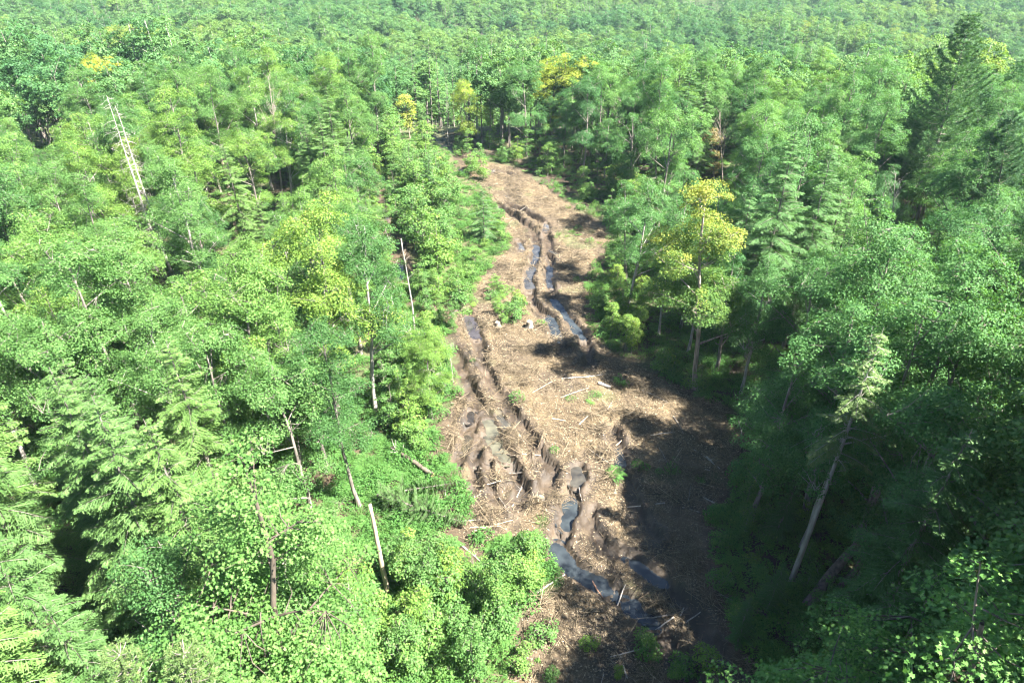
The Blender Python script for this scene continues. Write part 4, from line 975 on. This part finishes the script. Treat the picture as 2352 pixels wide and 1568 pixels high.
far = [(x, y, float(T0(x, y)) - .1, k, s) for x, y, k, s in far_pts]
r = np.random.default_rng(77); fs = 4.6
gy, gx = np.meshgrid(np.arange(60, 640, fs), np.arange(-520, 520, fs), indexing='ij')
x = (gx + r.uniform(-.45, .45, gx.shape) * fs).ravel(); y = (gy + r.uniform(-.45, .45, gy.shape) * fs).ravel()
k = (np.hypot(x, y) > 128.5) & (np.abs(x) < .80 * y + 20)
x, y = x[k], y[k]; z = T0(x, y) - .1; hn = vnoise(x / 30, y / 30, 60)
hem = .6 * hn + .8 * vnoise(x / 70, y / 28, 69) + r.normal(0, .22, len(x)) > .45
hem |= (x > 35) & (y > 150) & (y < 225) & (vnoise(x / 40, y / 25, 63) > -.3)
which = np.where(hem, 3 + r.integers(0, 2, len(x)), r.integers(0, 3, len(x))); size = r.uniform(.6, 1.25, len(x)) * (1 + .18 * vnoise(x / 50, y / 30, 68))
thin = vnoise(x / 26, y / 11, 61) > .62                       # a few openings in the far canopy
for q in range(len(x)):
    if not thin[q]: far.append((x[q], y[q], z[q], int(which[q]), float(size[q])))
print("far forest", len(far))
scatter_nodes("distant_forest", far, FAR, "unbroken forest canopy falling away and rising behind the bench")

# low plants on the forest floor, the banks and between the ruts
def plant_mesh(seed, h, rad, n, leaf):
    q = np.random.default_rng(seed); g = Geo(); a = q.uniform(0, 6.283, n); u = np.sqrt(q.uniform(0, 1, n)); P = np.column_stack([rad * u * np.cos(a), rad * u * np.sin(a), h * (1 - .6 * u * u) * q.uniform(.4, 1, n)])
    D = np.column_stack([np.cos(a), np.sin(a), q.normal(-.1, .3, n)]) + q.normal(0, .3, (n, 3)); g.blades(P, D, unit(q.normal(0, .4, (n, 3)) + [0, 0, 1]), leaf * q.uniform(.7, 1.3, n), leaf * .6, np.clip(q.normal(.5, .2, n), 0, 1))
    return g.mesh("low_plant", M['plant'])
def fern_mesh(seed, h, rad, nf, width):
    q = np.random.default_rng(seed); g = Geo()
    for f in range(nf):
        az = q.uniform(0, 6.283); L = rad * q.uniform(.6, 1.1); t = np.linspace(.1, 1, 12); o = np.array([math.cos(az), math.sin(az), 0]); sd = np.array([-o[1], o[0], 0])
        c = o * (L * t)[:, None] + np.array([0, 0, 1]) * (h * (1.6 * t - 1.25 * t * t))[:, None]
        for sg in (-1, 1):
            l = width * np.sin(3.14 * (.15 + .85 * t)) + .03; d = sd * sg + o * .5 + q.normal(0, .1, (12, 3)); g.blades(c + sd * sg * (l * .5)[:, None], d, np.tile([0, 0, 1.], (12, 1)) + q.normal(0, .2, (12, 3)), l, .05, np.clip(q.normal(.7, .15, 12), 0, 1))
    return g.mesh("low_plant", M['plant'])
def grass_mesh(seed, h, rad, n):
    q = np.random.default_rng(seed); g = Geo(); a = q.uniform(0, 6.283, n); u = q.uniform(0, 1, n); d = np.column_stack([np.cos(a) * .7, np.sin(a) * .7, q.uniform(.4, 1.6, n)]); l = h * q.uniform(.5, 1.2, n)
    g.blades(np.column_stack([rad * u * np.cos(a), rad * u * np.sin(a), np.zeros(n)]) + unit(d) * l[:, None] * .5, d, unit(q.normal(0, 1, (n, 3))), l, .03, np.clip(q.normal(.7, .2, n), 0, 1)); return g.mesh("low_plant", M['plant'])
PL = [plant_mesh(1, .5, .45, 90, .12), plant_mesh(2, .9, .6, 150, .13), plant_mesh(3, .25, .4, 60, .09), fern_mesh(4, .5, .8, 11, .16), grass_mesh(5, .6, .3, 60)]
r = np.random.default_rng(12); n = 48000; y = 14 + 110 * r.uniform(0, 1, n) ** 1.35; x = r.uniform(-1, 1, n) * (.78 * y + 6)
op = inpoly(x, y, OPEN_G2) | inpoly(x, y, STRIP_G); lo = inpoly(x, y, LOW_G)
mud = np.full(n, 9.)
for l, w, d in RUTS: mud = np.minimum(mud, polydist(x, y, l) / w)
pr = np.where(op, .16 * sstep(.2, .7, vnoise(x / 2.3, y / 2.3, 31)) * (y > 30), .30 + .6 * sstep(-.2, .5, vnoise(x / 2.2, y / 2.2, 30))); pr = np.where(lo, .9, pr); pr = np.where(mud < 1.4, 0, pr)
k = r.uniform(0, 1, n) < pr; x, y = x[k], y[k]; z = T(x, y)
scatter_nodes("undergrowth", list(zip(x, y, z, r.integers(0, 5, len(x)), r.uniform(.6, 1.3, len(x)))), PL, "low leafy plants covering the forest floor and banks")

# ------------------------------------------------------------------ air
def haze():
    m, nt, out = new_mat("haze_air"); v = N(nt, "ShaderNodeVolumePrincipled"); v.inputs["Color"].default_value = (.62, .86, 1, 1); v.inputs["Density"].default_value = .0001; v.inputs["Anisotropy"].default_value = 0
    nt.links.new(v.outputs[0], out.inputs["Volume"])
    x0, x1, y0, y1, z0, z1 = -1200, 1200, -300, 1450, -34, 46; V = [(x, y, z) for z in (z0, z1) for y in (y0, y1) for x in (x0, x1)]
    g = Geo(); g.add(V, None, [(0, 2, 3, 1), (4, 5, 7, 6), (0, 1, 5, 4), (2, 6, 7, 3), (0, 4, 6, 2), (1, 3, 7, 5)])
    link("haze", g.mesh("haze", m), kind="stuff", label="thin bluish summer haze over the distant forest")
haze()
